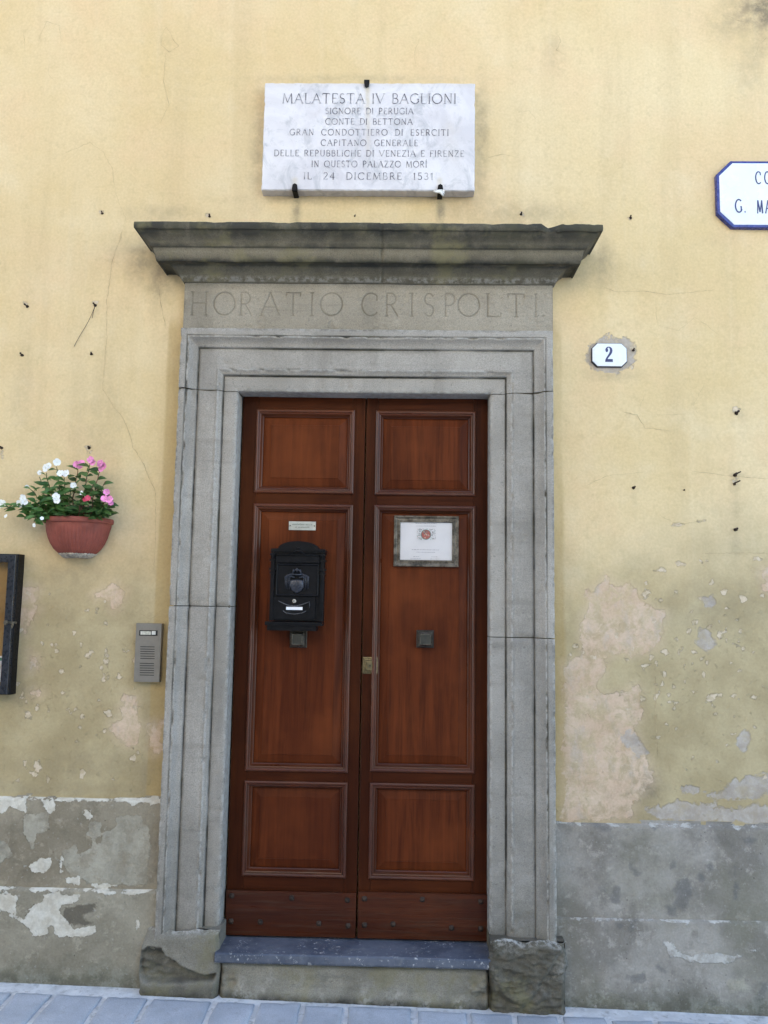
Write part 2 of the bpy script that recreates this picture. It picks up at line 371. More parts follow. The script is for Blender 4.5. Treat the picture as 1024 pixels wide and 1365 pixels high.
def grid_mesh(name, X, Y, Z, keep=None, attrs=None, extra=None):
    """X,Y,Z 2-D arrays [iz,ix] -> mesh facing -Y, extra = list of coarse quads (4 points)"""
    nz, nx = X.shape; co = np.stack([X, Y, Z], -1).reshape(-1, 3)
    idx = np.arange(nz*nx).reshape(nz, nx)
    q = np.stack([idx[:-1, :-1], idx[:-1, 1:], idx[1:, 1:], idx[1:, :-1]], -1)
    if keep is not None: q = q[keep]
    q = q.reshape(-1, 4); nd = len(q)
    n0 = len(co)
    if extra:
        ev = np.array(extra, float).reshape(-1, 3); co = np.concatenate([co, ev])
        q = np.concatenate([q, n0+np.arange(len(ev)).reshape(-1, 4)])
    me = bpy.data.meshes.new(name); me.vertices.add(len(co)); me.vertices.foreach_set('co', co.ravel())
    me.loops.add(q.size); me.loops.foreach_set('vertex_index', q.ravel().astype(np.int32))
    me.polygons.add(len(q)); me.polygons.foreach_set('loop_start', np.arange(0, q.size, 4, dtype=np.int32))
    me.polygons.foreach_set('use_smooth', np.array([True]*nd+[False]*(len(q)-nd)))
    for k, a in (attrs or {}).items():
        at = me.attributes.new(k, 'FLOAT', 'POINT'); v = np.full(len(co), -.05 if k in SDF else 0.0)
        v[:n0] = a.ravel(); at.data.foreach_set('value', v)
    me.update(calc_edges=True); me.validate(); return me
SDF = ('pink', 'lilac', 'flake', 'dark', 'pale', 'white')
def boxq(x0, x1, y0, y1, z0, z1, skip=''):
    q = {'f': [(x0, y0, z0), (x1, y0, z0), (x1, y0, z1), (x0, y0, z1)], 'b': [(x1, y1, z0), (x0, y1, z0), (x0, y1, z1), (x1, y1, z1)],
         'l': [(x0, y1, z0), (x0, y0, z0), (x0, y0, z1), (x0, y1, z1)], 'r': [(x1, y0, z0), (x1, y1, z0), (x1, y1, z1), (x1, y0, z1)],
         't': [(x0, y0, z1), (x1, y0, z1), (x1, y1, z1), (x0, y1, z1)], 'd': [(x0, y1, z0), (x1, y1, z0), (x1, y0, z0), (x0, y0, z0)]}
    return [v for k, v in q.items() if k not in skip]
def lattice(x0, x1, z0, z1, st):
    return np.meshgrid(np.linspace(x0, x1, int(round((x1-x0)/st))+1), np.linspace(z0, z1, int(round((z1-z0)/st))+1))
def pxp(pts, ox=0, oy=0, s=1.0, Y=0.0): return [XZ(ox+a/s, oy+b/s, Y) for a, b in pts]

# ------------------------------------------------------------------ lettering: Roman capitals as strokes
def arc(cx, cy, rx, ry, a0, a1, n=14): return [(cx+rx*math.cos(R_(a0+(a1-a0)*k/n)), cy+ry*math.sin(R_(a0+(a1-a0)*k/n))) for k in range(n+1)]
T, t_ = 1.0, .6
GL = {
 'A': (.80, [([(.02, 0), (.40, 1)], t_), ([(.40, 1), (.78, 0)], T), ([(.16, .36), (.64, .36)], t_)], [(.02, 0), (.78, 0)]),
 'B': (.60, [([(.10, 0), (.10, 1)], T), ([(.10, 1), (.30, 1)]+arc(.30, .76, .22, .24, 90, -90)+[(.10, .52)], t_), ([(.30, .52)]+arc(.32, .26, .26, .26, 90, -90)+[(.10, 0)], T)], []),
 'C': (.80, [(arc(.46, .5, .44, .5, 48, 312, 22), T), ([(.755, .87), (.755, .70)], t_)], []),
 'D': (.76, [([(.10, 0), (.10, 1)], T), ([(.10, 1), (.30, 1)]+arc(.30, .5, .44, .5, 90, -90, 20)+[(.10, 0)], T)], [(.10, 0), (.10, 1)]),
 'E': (.56, [([(.10, 0), (.10, 1)], T), ([(.10, 1), (.52, 1), (.52, .86)], t_), ([(.10, .52), (.44, .52)], t_), ([(.10, 0), (.54, 0), (.54, .15)], t_)], []),
 'F': (.54, [([(.10, 0), (.10, 1)], T), ([(.10, 1), (.52, 1), (.52, .86)], t_), ([(.10, .52), (.42, .52)], t_)], [(.10, 0)]),
 'G': (.82, [(arc(.46, .5, .44, .5, 48, 330, 22), T), ([(.76, .12), (.76, .44)], T), ([(.62, .44), (.84, .44)], t_)], []),
 'H': (.78, [([(.10, 0), (.10, 1)], T), ([(.68, 0), (.68, 1)], T), ([(.10, .52), (.68, .52)], t_)], [(.10, 0), (.10, 1), (.68, 0), (.68, 1)]),
 'I': (.20, [([(.10, 0), (.10, 1)], T)], [(.10, 0), (.10, 1)]),
 'J': (.20, [([(.10, 0), (.10, 1)], T), ([(.06, 1.1), (.18, 1.25)], T)], [(.10, 0), (.10, 1)]),
 'L': (.56, [([(.10, 0), (.10, 1)], T), ([(.10, 0), (.54, 0), (.54, .16)], t_)], [(.10, 1)]),
 'M': (.96, [([(.06, 0), (.14, 1)], t_), ([(.14, 1), (.48, .06)], T), ([(.48, .06), (.82, 1)], t_), ([(.82, 1), (.90, 0)], T)], [(.06, 0), (.90, 0)]),
 'N': (.78, [([(.10, 0), (.10, 1)], t_), ([(.10, 1), (.68, 0)], T), ([(.68, 0), (.68, 1)], t_)], [(.10, 0), (.68, 1)]),
 'O': (.94, [(arc(.47, .5, .45, .5, 90, 450, 30), T)], []),
 'P': (.60, [([(.10, 0), (.10, 1)], T), ([(.10, 1), (.28, 1)]+arc(.28, .74, .26, .26, 90, -90)+[(.10, .48)], T)], [(.10, 0)]),
 'Q': (.94, [(arc(.47, .5, .45, .5, 90, 450, 30), T), ([(.52, .14), (.90, -.14)], T)], []),
 'R': (.68, [([(.10, 0), (.10, 1)], T), ([(.10, 1), (.28, 1)]+arc(.28, .75, .26, .25, 90, -90)+[(.10, .50)], T), ([(.30, .50), (.64, 0)], T)], [(.10, 0)]),
 'S': (.54, [(arc(.28, .75, .20, .24, 35, 260, 16)+arc(.27, .26, .22, .25, 88, -150, 16), T)], []),
 'T': (.72, [([(.36, 0), (.36, 1)], T), ([(.02, .86), (.02, 1), (.70, 1), (.70, .86)], t_)], [(.36, 0)]),
 'U': (.74, [([(.10, 1), (.10, .34)]+arc(.37, .32, .27, .32, 180, 360)+[(.64, 1)], T)], [(.10, 1), (.64, 1)]),
 'V': (.80, [([(.02, 1), (.40, 0)], T), ([(.40, 0), (.78, 1)], t_)], [(.02, 1), (.78, 1)]),
 'Z': (.66, [([(.05, .86), (.05, 1), (.60, 1)], t_), ([(.60, 1), (.04, 0)], T), ([(.04, 0), (.62, 0), (.62, .15)], t_)], []),
 '1': (.32, [([(.18, 0), (.18, 1), (.04, .82)], T)], [(.18, 0)]),
 '2': (.56, [(arc(.27, .74, .22, .26, 160, -30, 12)+[(.05, 0), (.52, 0), (.52, .12)], T)], []),
 '3': (.54, [(arc(.25, .75, .20, .24, 150, -85, 12), T), (arc(.25, .26, .24, .26, 88, -150, 14), T)], []),
 '4': (.60, [([(.42, 0), (.42, 1), (.03, .30), (.58, .30)], T)], [(.42, 0)]),
 '5': (.54, [([(.46, 1), (.12, 1), (.10, .58)]+arc(.24, .30, .25, .30, 115, -150, 16), T)], []),
 '.': (.20, [([(.06, .04), (.14, .04)], 1.6)], []),
}
def strokes(ch, x0, x1, z0, z1, serif=.075):
    """strokes of one letter fitted to a box"""
    wdt, st, se = GL[ch]; f = lambda p: (x0+(x1-x0)*p[0]/wdt, z0+(z1-z0)*p[1])
    r = [([f(p) for p in pts], k) for pts, k in st]
    h = (z1-z0)
    for p in se:
        X, Z = f(p); r.append(([(X-serif*h, Z), (X+serif*h, Z)], .5))
    return r
_lift = [0]
def ribbon(bm, pts, wd, Y, mi=0, taper=False):
    """flat painted stroke, each one lifted by a hair so that no two share a plane"""
    _lift[0] = (_lift[0]+1) % 7; y = Y-_lift[0]*.00006
    n = len(pts); V = [Vector((p[0], p[1])) for p in pts]; L = []; Rr = []
    for i in range(n):
        d = (V[min(i+1, n-1)]-V[max(i-1, 0)])
        if d.length < 1e-9: d = Vector((1, 0))
        d.normalize(); nn = Vector((-d.y, d.x)); k = 1.0
        if 0 < i < n-1:
            a = (V[i]-V[i-1]).normalized(); c = a.dot(d); k = 1/max(.5, c)
        hw = wd/2*k*(min(1, min(i, n-1-i)/2+.25)*(.45+1.1*abs(mnoise.noise(Vector((i*.37, pts[0][0]*9, 2))))*1.6) if taper else 1)
        L.append(bm.verts.new((V[i].x+nn.x*hw, y, V[i].y+nn.y*hw))); Rr.append(bm.verts.new((V[i].x-nn.x*hw, y, V[i].y-nn.y*hw)))
    for i in range(n-1):
        try: bm.faces.new((L[i], Rr[i], Rr[i+1], L[i+1])).material_index = mi
        except ValueError: pass
def text_line(bm, s, x0, x1, z0, z1, Y, wd, gap=.17, space=.42, serif=.075, sx=None, mi=0):
    adv = [space if c == ' ' else GL[c][0]+gap for c in s]; tot = sum(adv)-gap
    k = (x1-x0)/tot; x = x0
    for c, a in zip(s, adv):
        if c != ' ':
            for pts, th in strokes(c, x, x+GL[c][0]*k, z0, z1, serif): ribbon(bm, pts, wd*th, Y, mi)
        x += a*k

# ================================================================== THE STREET
def paving():
    bm = bmesh.new()
    # mortar bed: gently sloping sheet reaching far along the street
    for (xa, xb, ya, yb) in ((-60, 60, -60, 1.0),):
        v = [bm.verts.new(p) for p in ((xa, ya, zg(xa)), (xb, ya, zg(xb)), (xb, yb, zg(xb)), (xa, yb, zg(xa)))]
        bm.faces.new(v)
    o = out(bm, 'street', m_mortar()); o['kind'] = 'structure'
    random.seed(4); bm = bmesh.new(); xs0 = []
    for px, py in ((22, 1322), (75, 1322), (142, 1325), (202, 1328), (287, 1332), (345, 1335), (405, 1337), (462, 1339), (552, 1342), (624, 1347), (684, 1350), (745, 1352)):
        xs0.append(P(px, py, -.12)[0])
    while xs0[-1] < 4.5: xs0.append(xs0[-1]+random.uniform(.17, .26))
    while xs0[0] > -4.5: xs0.insert(0, xs0[0]-random.uniform(.17, .25))
    y1 = -.125; row = 0
    while y1 > -6.4:
        dp = .34 if row == 0 else random.uniform(.28, .38); y0 = y1-dp
        xs = xs0 if row == 0 else [-4.6+random.uniform(0, .2)]
        while xs[-1] < 4.4 and row: xs.append(xs[-1]+random.uniform(.17, .27))
        for a, b in zip(xs, xs[1:]):
            g = .011; n = 6; nz_ = 5
            tilt = random.uniform(-.003, .003)
            ring = []
            X0, X1, Y0, Y1 = a+g, b-g, y0+g, y1-g+random.uniform(-.006, .012)
            j = lambda s_: random.uniform(-s_, s_)
            pts = []
            for k in range(n): pts.append((X0+(X1-X0)*k/n, Y0))
            for k in range(nz_): pts.append((X1, Y0+(Y1-Y0)*k/nz_))
            for k in range(n): pts.append((X1-(X1-X0)*k/n, Y1))
            for k in range(nz_): pts.append((X0, Y1-(Y1-Y0)*k/nz_))
            pts = [(x+j(.004), y+j(.004)) for x, y in pts]
            cx, cy = (X0+X1)/2, (Y0+Y1)/2
            def lp(ins, h): 
                q = []
                for x, y in pts:
                    d = math.hypot(x-cx, y-cy); x2 = x+(cx-x)/d*ins; y2 = y+(cy-y)/d*ins
                    q.append((x2, y2, zg(x2)+h+tilt*(x2-cx)/.1))
                return q
            loops(bm, [lp(0, -.01), lp(.001, .004), lp(.006, .0085), lp(.03, .0105)])
        y1 = y0; row += 1
    o = out(bm, 'pavement', m_paving(), None, True); o['kind'] = 'structure'
paving()
# ================================================================== THE HOUSE
house = empty('house', (0, 0, -1.6))
tag(house, 'old yellow plastered house front with peeling paint and a grey stone doorway', 'house')
def w2l(o, parent): return o
def link_w(name, me, mats, parent):
    """mesh in world coordinates placed under the parent without moving"""
    o = link(name, me, mats, parent); l = Vector((0, 0, 0)); q = parent
    while q is not None: l += q.location; q = q.parent
    o.location = -l; return o

def wall():
    x0, x1, z0, z1 = -2.35, 2.30, -1.0, 3.15
    X, Z = lattice(x0, x1, z0, z1, .0075)
    fade = np.clip(np.minimum.reduce([X-x0, x1-X, Z-z0, z1-Z])/.2, 0, 1)
    Y = fade*(fbm(X, Z, 1.7, 1, 3)*.016+fbm(X, Z, 9, 4, 3)*.0055)
    at = {k: np.full(X.shape, -.05) for k in ('pink', 'lilac', 'flake')}
    R1 = dict(ox=640, oy=700, s=2.052)
    pink = [
        [(808, 768), (796, 780), (781, 793), (786, 805), (776, 827), (774, 875), (762, 880), (750, 888), (754, 944), (750, 1012), (753, 1036), (752, 1093), (800, 1094), (840, 1093), (852, 1060), (870, 1040), (866, 1016), (845, 973), (854, 953), (850, 914), (832, 922), (806, 927), (791, 914), (806, 895), (808, 880), (820, 871), (854, 873), (879, 861), (886, 817), (862, 805), (850, 788), (835, 780), (820, 780)],
        [(1010, 762), (1034, 752), (1034, 794), (1019, 788)],
        [(153, 776), (156, 780), (170, 788), (162, 800), (159, 810), (151, 818), (147, 807), (145, 797), (134, 796), (127, 799), (125, 791), (137, 786), (147, 785)],
        [(34, 780), (50, 783), (52, 791), (46, 804), (52, 810), (47, 820), (40, 828), (34, 843), (29, 835), (20, 840), (22, 800), (26, 782)],
        [(41, 868), (52, 876), (50, 891), (37, 897)], [(44, 919), (56, 922), (53, 929), (42, 926)],
        [(169, 926), (183, 929), (181, 948), (186, 965), (184, 976), (178, 994), (169, 994), (156, 985), (147, 966), (160, 955)],
        [(197, 966), (216, 962), (216, 1000), (206, 1004), (200, 994)]]
    for p in pink: sdf_poly(X, Z, pxp(p), at['pink'])
    lil = [[(938, 798), (950, 795), (958, 803), (950, 812), (940, 810)], [(930, 838), (945, 842), (958, 860), (945, 872), (933, 855)],
           [(905, 1043), (920, 1050), (962, 1053), (981, 1041), (1005, 1036), (1040, 1028), (1040, 1060), (981, 1066), (930, 1060), (910, 1056)],
           [(860, 1078), (900, 1068), (960, 1076), (1040, 1072), (1040, 1098), (880, 1094)],
           [(833, 966), (842, 975), (852, 985), (864, 1004), (850, 1010), (838, 998), (828, 985)],
           [(985, 985), (993, 975), (1000, 985), (994, 1005), (986, 1000)],
           [(780, 480), (783, 462), (799, 452), (815, 449), (833, 453), (843, 462), (847, 480), (839, 493), (815, 498), (793, 494)]]
    for p in lil: sdf_poly(X, Z, pxp(p), at['lilac'])
    rnd = random.Random(3)
    spots = [(143, 880, 3, 14), (144, 950, 7, 5), (50, 1022, 6, 9), (46, 1032, 5, 4), (110, 1030, 3, 7), (152, 1040, 3, 7), (178, 1012, 3, 5), (24, 1040, 3, 5), (38, 955, 4, 6), (50, 945, 4, 7), (70, 860, 5, 4), (75, 868, 4, 3), (138, 905, 2, 8), (35, 1018, 3, 3), (65, 1038, 3, 4), (110, 955, 3, 6), (905, 700, 10, 2), (935, 695, 8, 1.5), (880, 760, 8, 2), (908, 752, 9, 2.5), (940, 748, 6, 2), (1010, 745, 8, 2), (880, 800, 6, 4), (900, 790, 3, 5), (925, 830, 7, 5), (960, 850, 4, 9), (990, 800, 6, 8), (965, 790, 4, 4), (948, 930, 8, 6), (1005, 930, 5, 3), (862, 792, 5, 8), (982, 548, 5, 6), (980, 640, 4, 3), (36, 404, 2, 2), (127, 404, 3, 2), (120, 595, 4, 2), (120, 602, 3, 3), (4, 607, 3, 5), (136, 282, 3, 2), (279, 286, 3, 2), (842, 290, 4, 2), (695, 285, 4, 2), (842, 488, 4, 3), (843, 465, 3, 4)]
    for k in range(170):
        spots.append((rnd.choice((rnd.uniform(870, 1035), rnd.uniform(760, 1000), rnd.uniform(5, 215))), rnd.triangular(745, 1050, 900), rnd.uniform(.8, 3.2), rnd.uniform(.8, 3.6)))
    for cx, cy, rx, ry in spots:
        n = 9; p = []
        for k in range(n):
            a = 2*math.pi*k/n; q = rnd.uniform(.55, 1.25); p.append((cx+rx*q*math.cos(a), cy+ry*q*math.sin(a)))
        sdf_poly(X, Z, pxp(p), at['flake'])
    # damp zone above the base courses, also darkening the wall steadily downwards
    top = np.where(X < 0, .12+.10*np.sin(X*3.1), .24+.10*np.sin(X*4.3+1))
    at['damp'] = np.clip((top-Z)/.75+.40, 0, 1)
    # touched-up paint along the doorway, plus painted contact shade beside the jambs
    lft = np.clip((X+1.085)/.03, 0, 1)*np.clip((1.40-Z)/.2, 0, 1)*(X < 0); rgt = np.clip((.735-X)/.04, 0, 1)*np.clip((1.40-Z)/.2, 0, 1)*(X > 0)*.75
    at['strip'] = np.maximum(lft, rgt)*(.72+.28*np.clip((.6-Z)/.8, 0, 1))
    d = np.zeros(X.shape)  # grimy spots; those round the plaque also paint its soft shadow
    for cx, cy, rx, ry, s in ((190, 345, 16, 26, .55), (212, 372, 14, 30, .6), (165, 330, 22, 20, .25), (800, 345, 14, 26, .45), (765, 365, 16, 14, .4), (1030, 15, 40, 26, 1.1), (990, 30, 40, 22, .45), (1015, 60, 16, 20, .4), (395, 280, 5, 20, .8), (588, 282, 5, 20, .85), (700, 285, 60, 14, .4), (640, 278, 60, 16, .3), (215, 285, 40, 10, .35), (345, 195, 9, 62, .5), (642, 185, 8, 66, .5), (490, 266, 150, 7, .35), (480, 105, 130, 6, .3), (130, 560, 40, 60, .18), (28, 520, 14, 60, .22), (1000, 80, 20, 50, .3), (740, 70, 14, 30, .22), (220, 60, 12, 30, .12), (690, 150, 50, 30, .10), (865, 1048, 16, 14, .75), (835, 1058, 40, 22, .35), (110, 1020, 70, 20, .3), (200, 1000, 10, 60, .35), (30, 900, 14, 50, .3), (105, 760, 30, 14, .3), (136, 700, 16, 30, .25), (950, 815, 60, 30, .25), (60, 1052, 150, 9, .35), (900, 1088, 180, 8, .4), (990, 560, 6, 20, .2), (980, 665, 6, 40, .25), (981, 725, 6, 25, .3), (813, 500, 30, 8, .35), (845, 665, 4, 25, .15), (955, 320, 30, 12, .15)):
        px, pz = XZ(cx, cy); sx, sz = rx*.00326, ry*.00326
        d = np.maximum(d, s*np.exp(-.5*(((X-px)/sx)**2+((Z-pz)/sz)**2)))
    at['dirt_shade'] = d  # also darker under the pot and beside the display case
    c = (X[:-1, :-1] > -.93) & (X[1:, 1:] < .60) & (Z[1:, 1:] < 1.38)
    B = 12.0; TOP = 8.6; GB = -2.4
    ex = [[(-B, 0, GB), (x0, 0, GB), (x0, 0, TOP), (-B, 0, TOP)], [(x1, 0, GB), (B, 0, GB), (B, 0, TOP), (x1, 0, TOP)],
          [(x0, 0, z1), (x1, 0, z1), (x1, 0, TOP), (x0, 0, TOP)], [(x0, 0, GB), (-.90, 0, GB), (-.90, 0, z0), (x0, 0, z0)], [(.57, 0, GB), (x1, 0, GB), (x1, 0, z0), (.57, 0, z0)]]
    ex += boxq(-B, B, 0, 7, GB, TOP, 'f')
    ex += [[(-1.0, .15, GB), (.7, .15, GB), (.7, .15, 1.5), (-1.0, .15, 1.5)]]  # unseen board added behind the door to stop light leaking through the gap
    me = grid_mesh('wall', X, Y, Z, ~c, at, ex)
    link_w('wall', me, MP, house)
    # hairline cracks
    rnd = random.Random(8); mc = m_plain('crack_shadow', (.37, .285, .165), .95, 0, .35, 40)
    CR = [([(165, 305), (150, 350), (143, 400), (143, 450), (140, 490), (137, 520), (152, 543), (163, 555), (172, 575), (178, 597), (190, 615), (200, 640), (207, 655), (208, 700), (205, 760)], 1.5),
          ([(210, 366), (213, 395), (219, 425), (222, 440)], 1.6), ([(31, 40), (33, 68)], 1.3), ([(52, 52), (62, 28), (80, 35), (81, 60)], 1.1), ([(214, 50), (222, 36), (230, 50), (238, 62), (225, 70), (215, 60), (216, 46)], 1.2),
          ([(222, 72), (218, 110), (226, 140), (213, 166)], 1.2), ([(66, 82), (64, 98), (72, 106)], 1.0), ([(85, 205), (120, 190), (138, 203), (150, 225), (155, 260), (170, 298)], 1.0),
          ([(799, 381), (820, 389), (862, 389), (890, 393), (953, 386)], 1.2), ([(873, 397), (876, 434), (905, 441), (926, 423), (960, 447)], 1.1), ([(940, 510), (925, 540), (930, 552)], 1.1),
          ([(830, 549), (849, 553), (860, 570), (892, 574)], 1.6), ([(874, 553), (916, 552)], 1.1), ([(860, 525), (852, 545)], 1.2), ([(779, 648), (809, 634), (862, 629)], 1.1), ([(922, 628), (945, 630), (978, 635), (1024, 638)], 1.1),
          ([(880, 687), (904, 699), (943, 693)], 1.8), ([(935, 738), (990, 737), (1030, 738)], 1.2), ([(872, 885), (874, 920), (873, 960), (876, 1000), (877, 1010)], 2.6), ([(740, 40), (748, 55), (742, 66), (755, 74)], 1.2), ([(968, 20), (985, 28), (1003, 30)], 1.6), ([(1005, 80), (1012, 60), (1024, 48)], 1.4),
          ([(692, 210), (668, 205), (640, 213)], .9), ([(560, 50), (552, 70), (556, 95)], .9), ([(196, 545), (212, 550)], 1.0), ([(690, 150), (705, 148), (715, 160)], 1.0), ([(180, 815), (200, 825), (214, 818)], 2.0), ([(880, 870), (905, 880)], 1.2), ([(985, 737), (1000, 741)], .8)]
    for pts, wd in CR:
        q = []
        for (a, b), (c2, d2) in zip(pts, pts[1:]):
            L = math.hypot(c2-a, d2-b); n = max(2, int(L/4))
            for k in range(n):
                t = k/n; q.append((a+(c2-a)*t+rnd.uniform(-.8, .8), b+(d2-b)*t+rnd.uniform(-.6, .6)))
        q.append(pts[-1]); w3 = [XZ(*p) for p in q]
        bm = bmesh.new(); ribbon(bm, w3, wd*.0009, 0, 0, True)
        vs = list(bm.verts); xs = np.array([v.co.x for v in vs]); zs = np.array([v.co.z for v in vs])
        for v, y in zip(vs, fbm(xs, zs, 1.7, 1, 3)*.016+fbm(xs, zs, 9, 4, 3)*.0055): v.co.y += y-.0012
        out(bm, 'crack', mc, house)
wall()

def base_course(x0, x1, zt, zb, proj, mats, seed, whites=(), pales=(), darks=(), flare=False, far=None, slope_bottom=False, ly=0.0, bank=.0):
    X, Z = lattice(x0, x1, 0, 1, 1.0) if False else (None, None)
    nx = int((x1-x0)/.007); nz = int((zt+.016-zb)/.007)
    u, v = np.meshgrid(np.linspace(0, 1, nx+1), np.linspace(0, 1, nz+1))
    X = x0+(x1-x0)*u; Z = zb+(zt+.014-zb)*v
    wob = fbm(X, Z*0, 6, seed, 3)*.006
    e = np.clip((zt+wob-Z)/.010, 0, 1)
    Y = -ly-(proj*np.sqrt(1-(1-e)**2))
    Y = Y+fbm(X, Z, 3, seed, 4)*.010*e+fbm(X, Z, 28, seed+2, 3)*.004*e
    if bank: Y = Y-bank*np.clip((zb+.35-Z)/.30, 0, 1)**2
    at = {k: np.full(X.shape, -.05) for k in ('white', 'pale', 'dark')}
    for lst, k in ((whites, 'white'), (pales, 'pale'), (darks, 'dark')):
        for p in lst: sdf_poly(X, Z, p, at[k])
    # worn top arris, with the ledge's sky highlight painted in as white
    at['white'] = np.maximum(at['white'], .0035-np.abs(Z-zt+.003)+fbm(X, Z*.3, 13, seed+5, 4)*.026)
    g = zg(X); at['damp'] = np.maximum(np.clip(1.0-(Z-g)/.17, 0, 1), np.clip(1.6-(Z-g)/.018, 0, 1.3)) if slope_bottom else np.clip(.45-(Z-zb)/.06, 0, 1)*.6
    ex = []
    fx0, fx1 = (far, x0) if far < x0 else (x1, far)
    ex += boxq(fx0, fx1, -ly-proj+.001, 0, zb, zt, 'b')
    if far < x0: ex += [[(x1, -ly-proj, zb), (x1, 0, zb), (x1, 0, zt-.003), (x1, -ly-proj, zt-.003)]]
    me = grid_mesh('base_course', X, Y, Z, None, at, ex)
    return link_w('base_course', me, mats, house)
S7 = dict(ox=0, oy=960, s=3.2); A7 = lambda L: [pxp(p, Y=-.02, **S7) for p in L]
W1 = A7([[(-90, 325), (112, 335), (112, 395), (80, 385), (40, 365), (0, 395), (-90, 380)], [(170, 338), (235, 340), (237, 390), (205, 400), (185, 370)], [(235, 325), (675, 330), (675, 352), (600, 350), (570, 365), (540, 348), (440, 348), (420, 350), (330, 342), (290, 352), (235, 345)], [(360, 375), (380, 385), (388, 415), (370, 420)], [(110, 620), (150, 600), (220, 585), (222, 620), (190, 650), (140, 650)], [(275, 672), (340, 668), (340, 700), (280, 700)], [(250, 600), (268, 580), (270, 640), (255, 650)], [(380, 698), (500, 695), (510, 716), (390, 716)]])
G1 = A7([[(95, 400), (210, 395), (215, 470), (160, 490), (140, 550), (120, 520)], [(-40, 500), (30, 525), (55, 580), (10, 595), (-40, 610)], [(480, 420), (540, 405), (600, 410), (630, 460), (640, 520), (630, 600), (622, 700), (380, 700), (300, 660), (265, 600), (270, 560), (310, 530), (345, 575), (390, 570), (400, 520), (440, 545), (450, 480), (500, 450)], [(385, 430), (430, 440), (430, 490), (400, 515), (375, 490)], [(340, 560), (420, 560), (420, 690), (340, 660)]])
W2 = A7([[(-90, 715), (80, 740), (85, 770), (80, 825), (110, 840), (160, 770), (195, 765), (200, 740), (240, 740), (350, 735), (345, 760), (260, 780), (280, 840), (320, 885), (400, 870), (420, 860), (420, 895), (370, 920), (320, 915), (260, 915), (235, 870), (215, 880), (190, 925), (160, 920), (130, 880), (60, 840), (40, 810), (-90, 800)], [(580, 860), (600, 840), (605, 870), (590, 895)], [(440, 722), (655, 720), (655, 735), (470, 738)]])
D2 = A7([[(105, 830), (160, 770), (185, 770), (210, 825), (195, 860), (160, 865)], [(280, 790), (380, 780), (430, 755), (420, 790), (340, 820), (360, 850), (400, 860), (320, 865), (275, 850)]])
SR = dict(ox=740, oy=1060, s=3.606); AR = lambda L: [pxp(p, Y=-.03, **SR) for p in L]
DR1 = AR([[(560, 310), (585, 320), (590, 350), (560, 360)], [(580, 420), (640, 400), (660, 480), (620, 540), (570, 530)], [(290, 440), (305, 450), (310, 500), (370, 545), (330, 540), (280, 520)], [(190, 145), (260, 150), (270, 170), (230, 172)], [(880, 205), (930, 215), (970, 220), (930, 240)], [(862, 330), (874, 330), (878, 500), (868, 500)], [(540, 540), (580, 545), (570, 580), (545, 575)], [(700, 385), (715, 390), (712, 420), (702, 410)], [(465, 150), (520, 155), (480, 170)], [(370, 345), (408, 380), (400, 386), (366, 355)], [(735, 340), (752, 345), (742, 365)], [(216, 440), (232, 455), (222, 462)]])
DR2 = AR([[(470, 810), (500, 800), (545, 845), (520, 855), (480, 830)], [(370, 870), (415, 865), (420, 885), (380, 890)], [(990, 900), (1015, 895), (1000, 960), (975, 1040), (960, 1080), (965, 1030)], [(280, 610), (330, 620), (315, 640)], [(345, 650), (385, 610), (380, 640)], [(570, 860), (600, 875), (575, 880)], [(340, 855), (352, 865), (340, 872)]])
WR2 = AR([[(520, 705), (560, 700), (590, 750), (650, 770), (760, 765), (900, 770), (860, 790), (760, 805), (650, 800), (540, 765)], [(920, 735), (975, 745), (930, 752)]])
PR2 = AR([[(200, 960), (270, 930), (330, 985), (440, 1000), (520, 1040), (470, 1060), (380, 1020), (250, 1010), (180, 990)], [(680, 1010), (800, 1000), (830, 1060), (700, 1080)], [(820, 890), (900, 880), (940, 930), (840, 940)]])
def pos(zl, zr): return zl, zr
o = base_course(-2.3, -.985, -.842, -1.204, .020, M_LBASE, 11, W1, G1, (), far=-12)
o = base_course(-2.3, -.985, -1.199, -1.80, .040, M_LLOW, 12, W2, (), D2, far=-12, slope_bottom=True, bank=.02)
o = base_course(.640, 2.3, -.899, -1.274, .020, M_RBASE, 13, (), (), DR1, far=12)
o = base_course(.640, 2.3, -1.268, -1.85, .034, M_RBASE, 14, WR2, PR2, DR2, far=12, slope_bottom=True, bank=.025)

# ------------------------------------------------------------------ stone doorway
OX0, OX1, OZ = -.731, .380, .917            # clear opening
WL, WRr, WT = .250, .266, .268               # widths of the frame left, right, top
ZB = -1.404                                  # foot of the jambs
PROF = [(0, .085), (0, .03), (0, -.015), (.004, -.030), (.012, -.034), (.06, -.035), (.12, -.035), (.18, -.035), (.235, -.035), (.250, -.033), (.256, -.030), (.262, -.031), (.266, -.042), (.278, -.047), (.295, -.049), (.315, -.052), (.332, -.058), (.342, -.061), (.355, -.061), (.362, -.058), (.40, -.058), (.46, -.058), (.52, -.058), (.58, -.058), (.64, -.058), (.685, -.058), (.692, -.053), (.700, -.053), (.706, -.064), (.722, -.067), (.745, -.068), (.77, -.071), (.80, -.077), (.83, -.086), (.845, -.092), (.856, -.0945), (.868, -.095), (.876, -.092), (.884, -.0955), (.90, -.096), (.94, -.096), (.985, -.096), (.996, -.094), (1.0, -.088), (1.0, -.04), (1.0, .01)]
def sweep(rows, name, parent, grime_f):
    """rows: list of functions d -> (x,z)"""
    n = len(PROF); X = np.array([[r(d)[0] for d, y in PROF] for r in rows]); Z = np.array([[r(d)[1] for d, y in PROF] for r in rows])
    Y = np.array([[y for d, y in PROF] for r in rows], float)
    return X, Y, Z
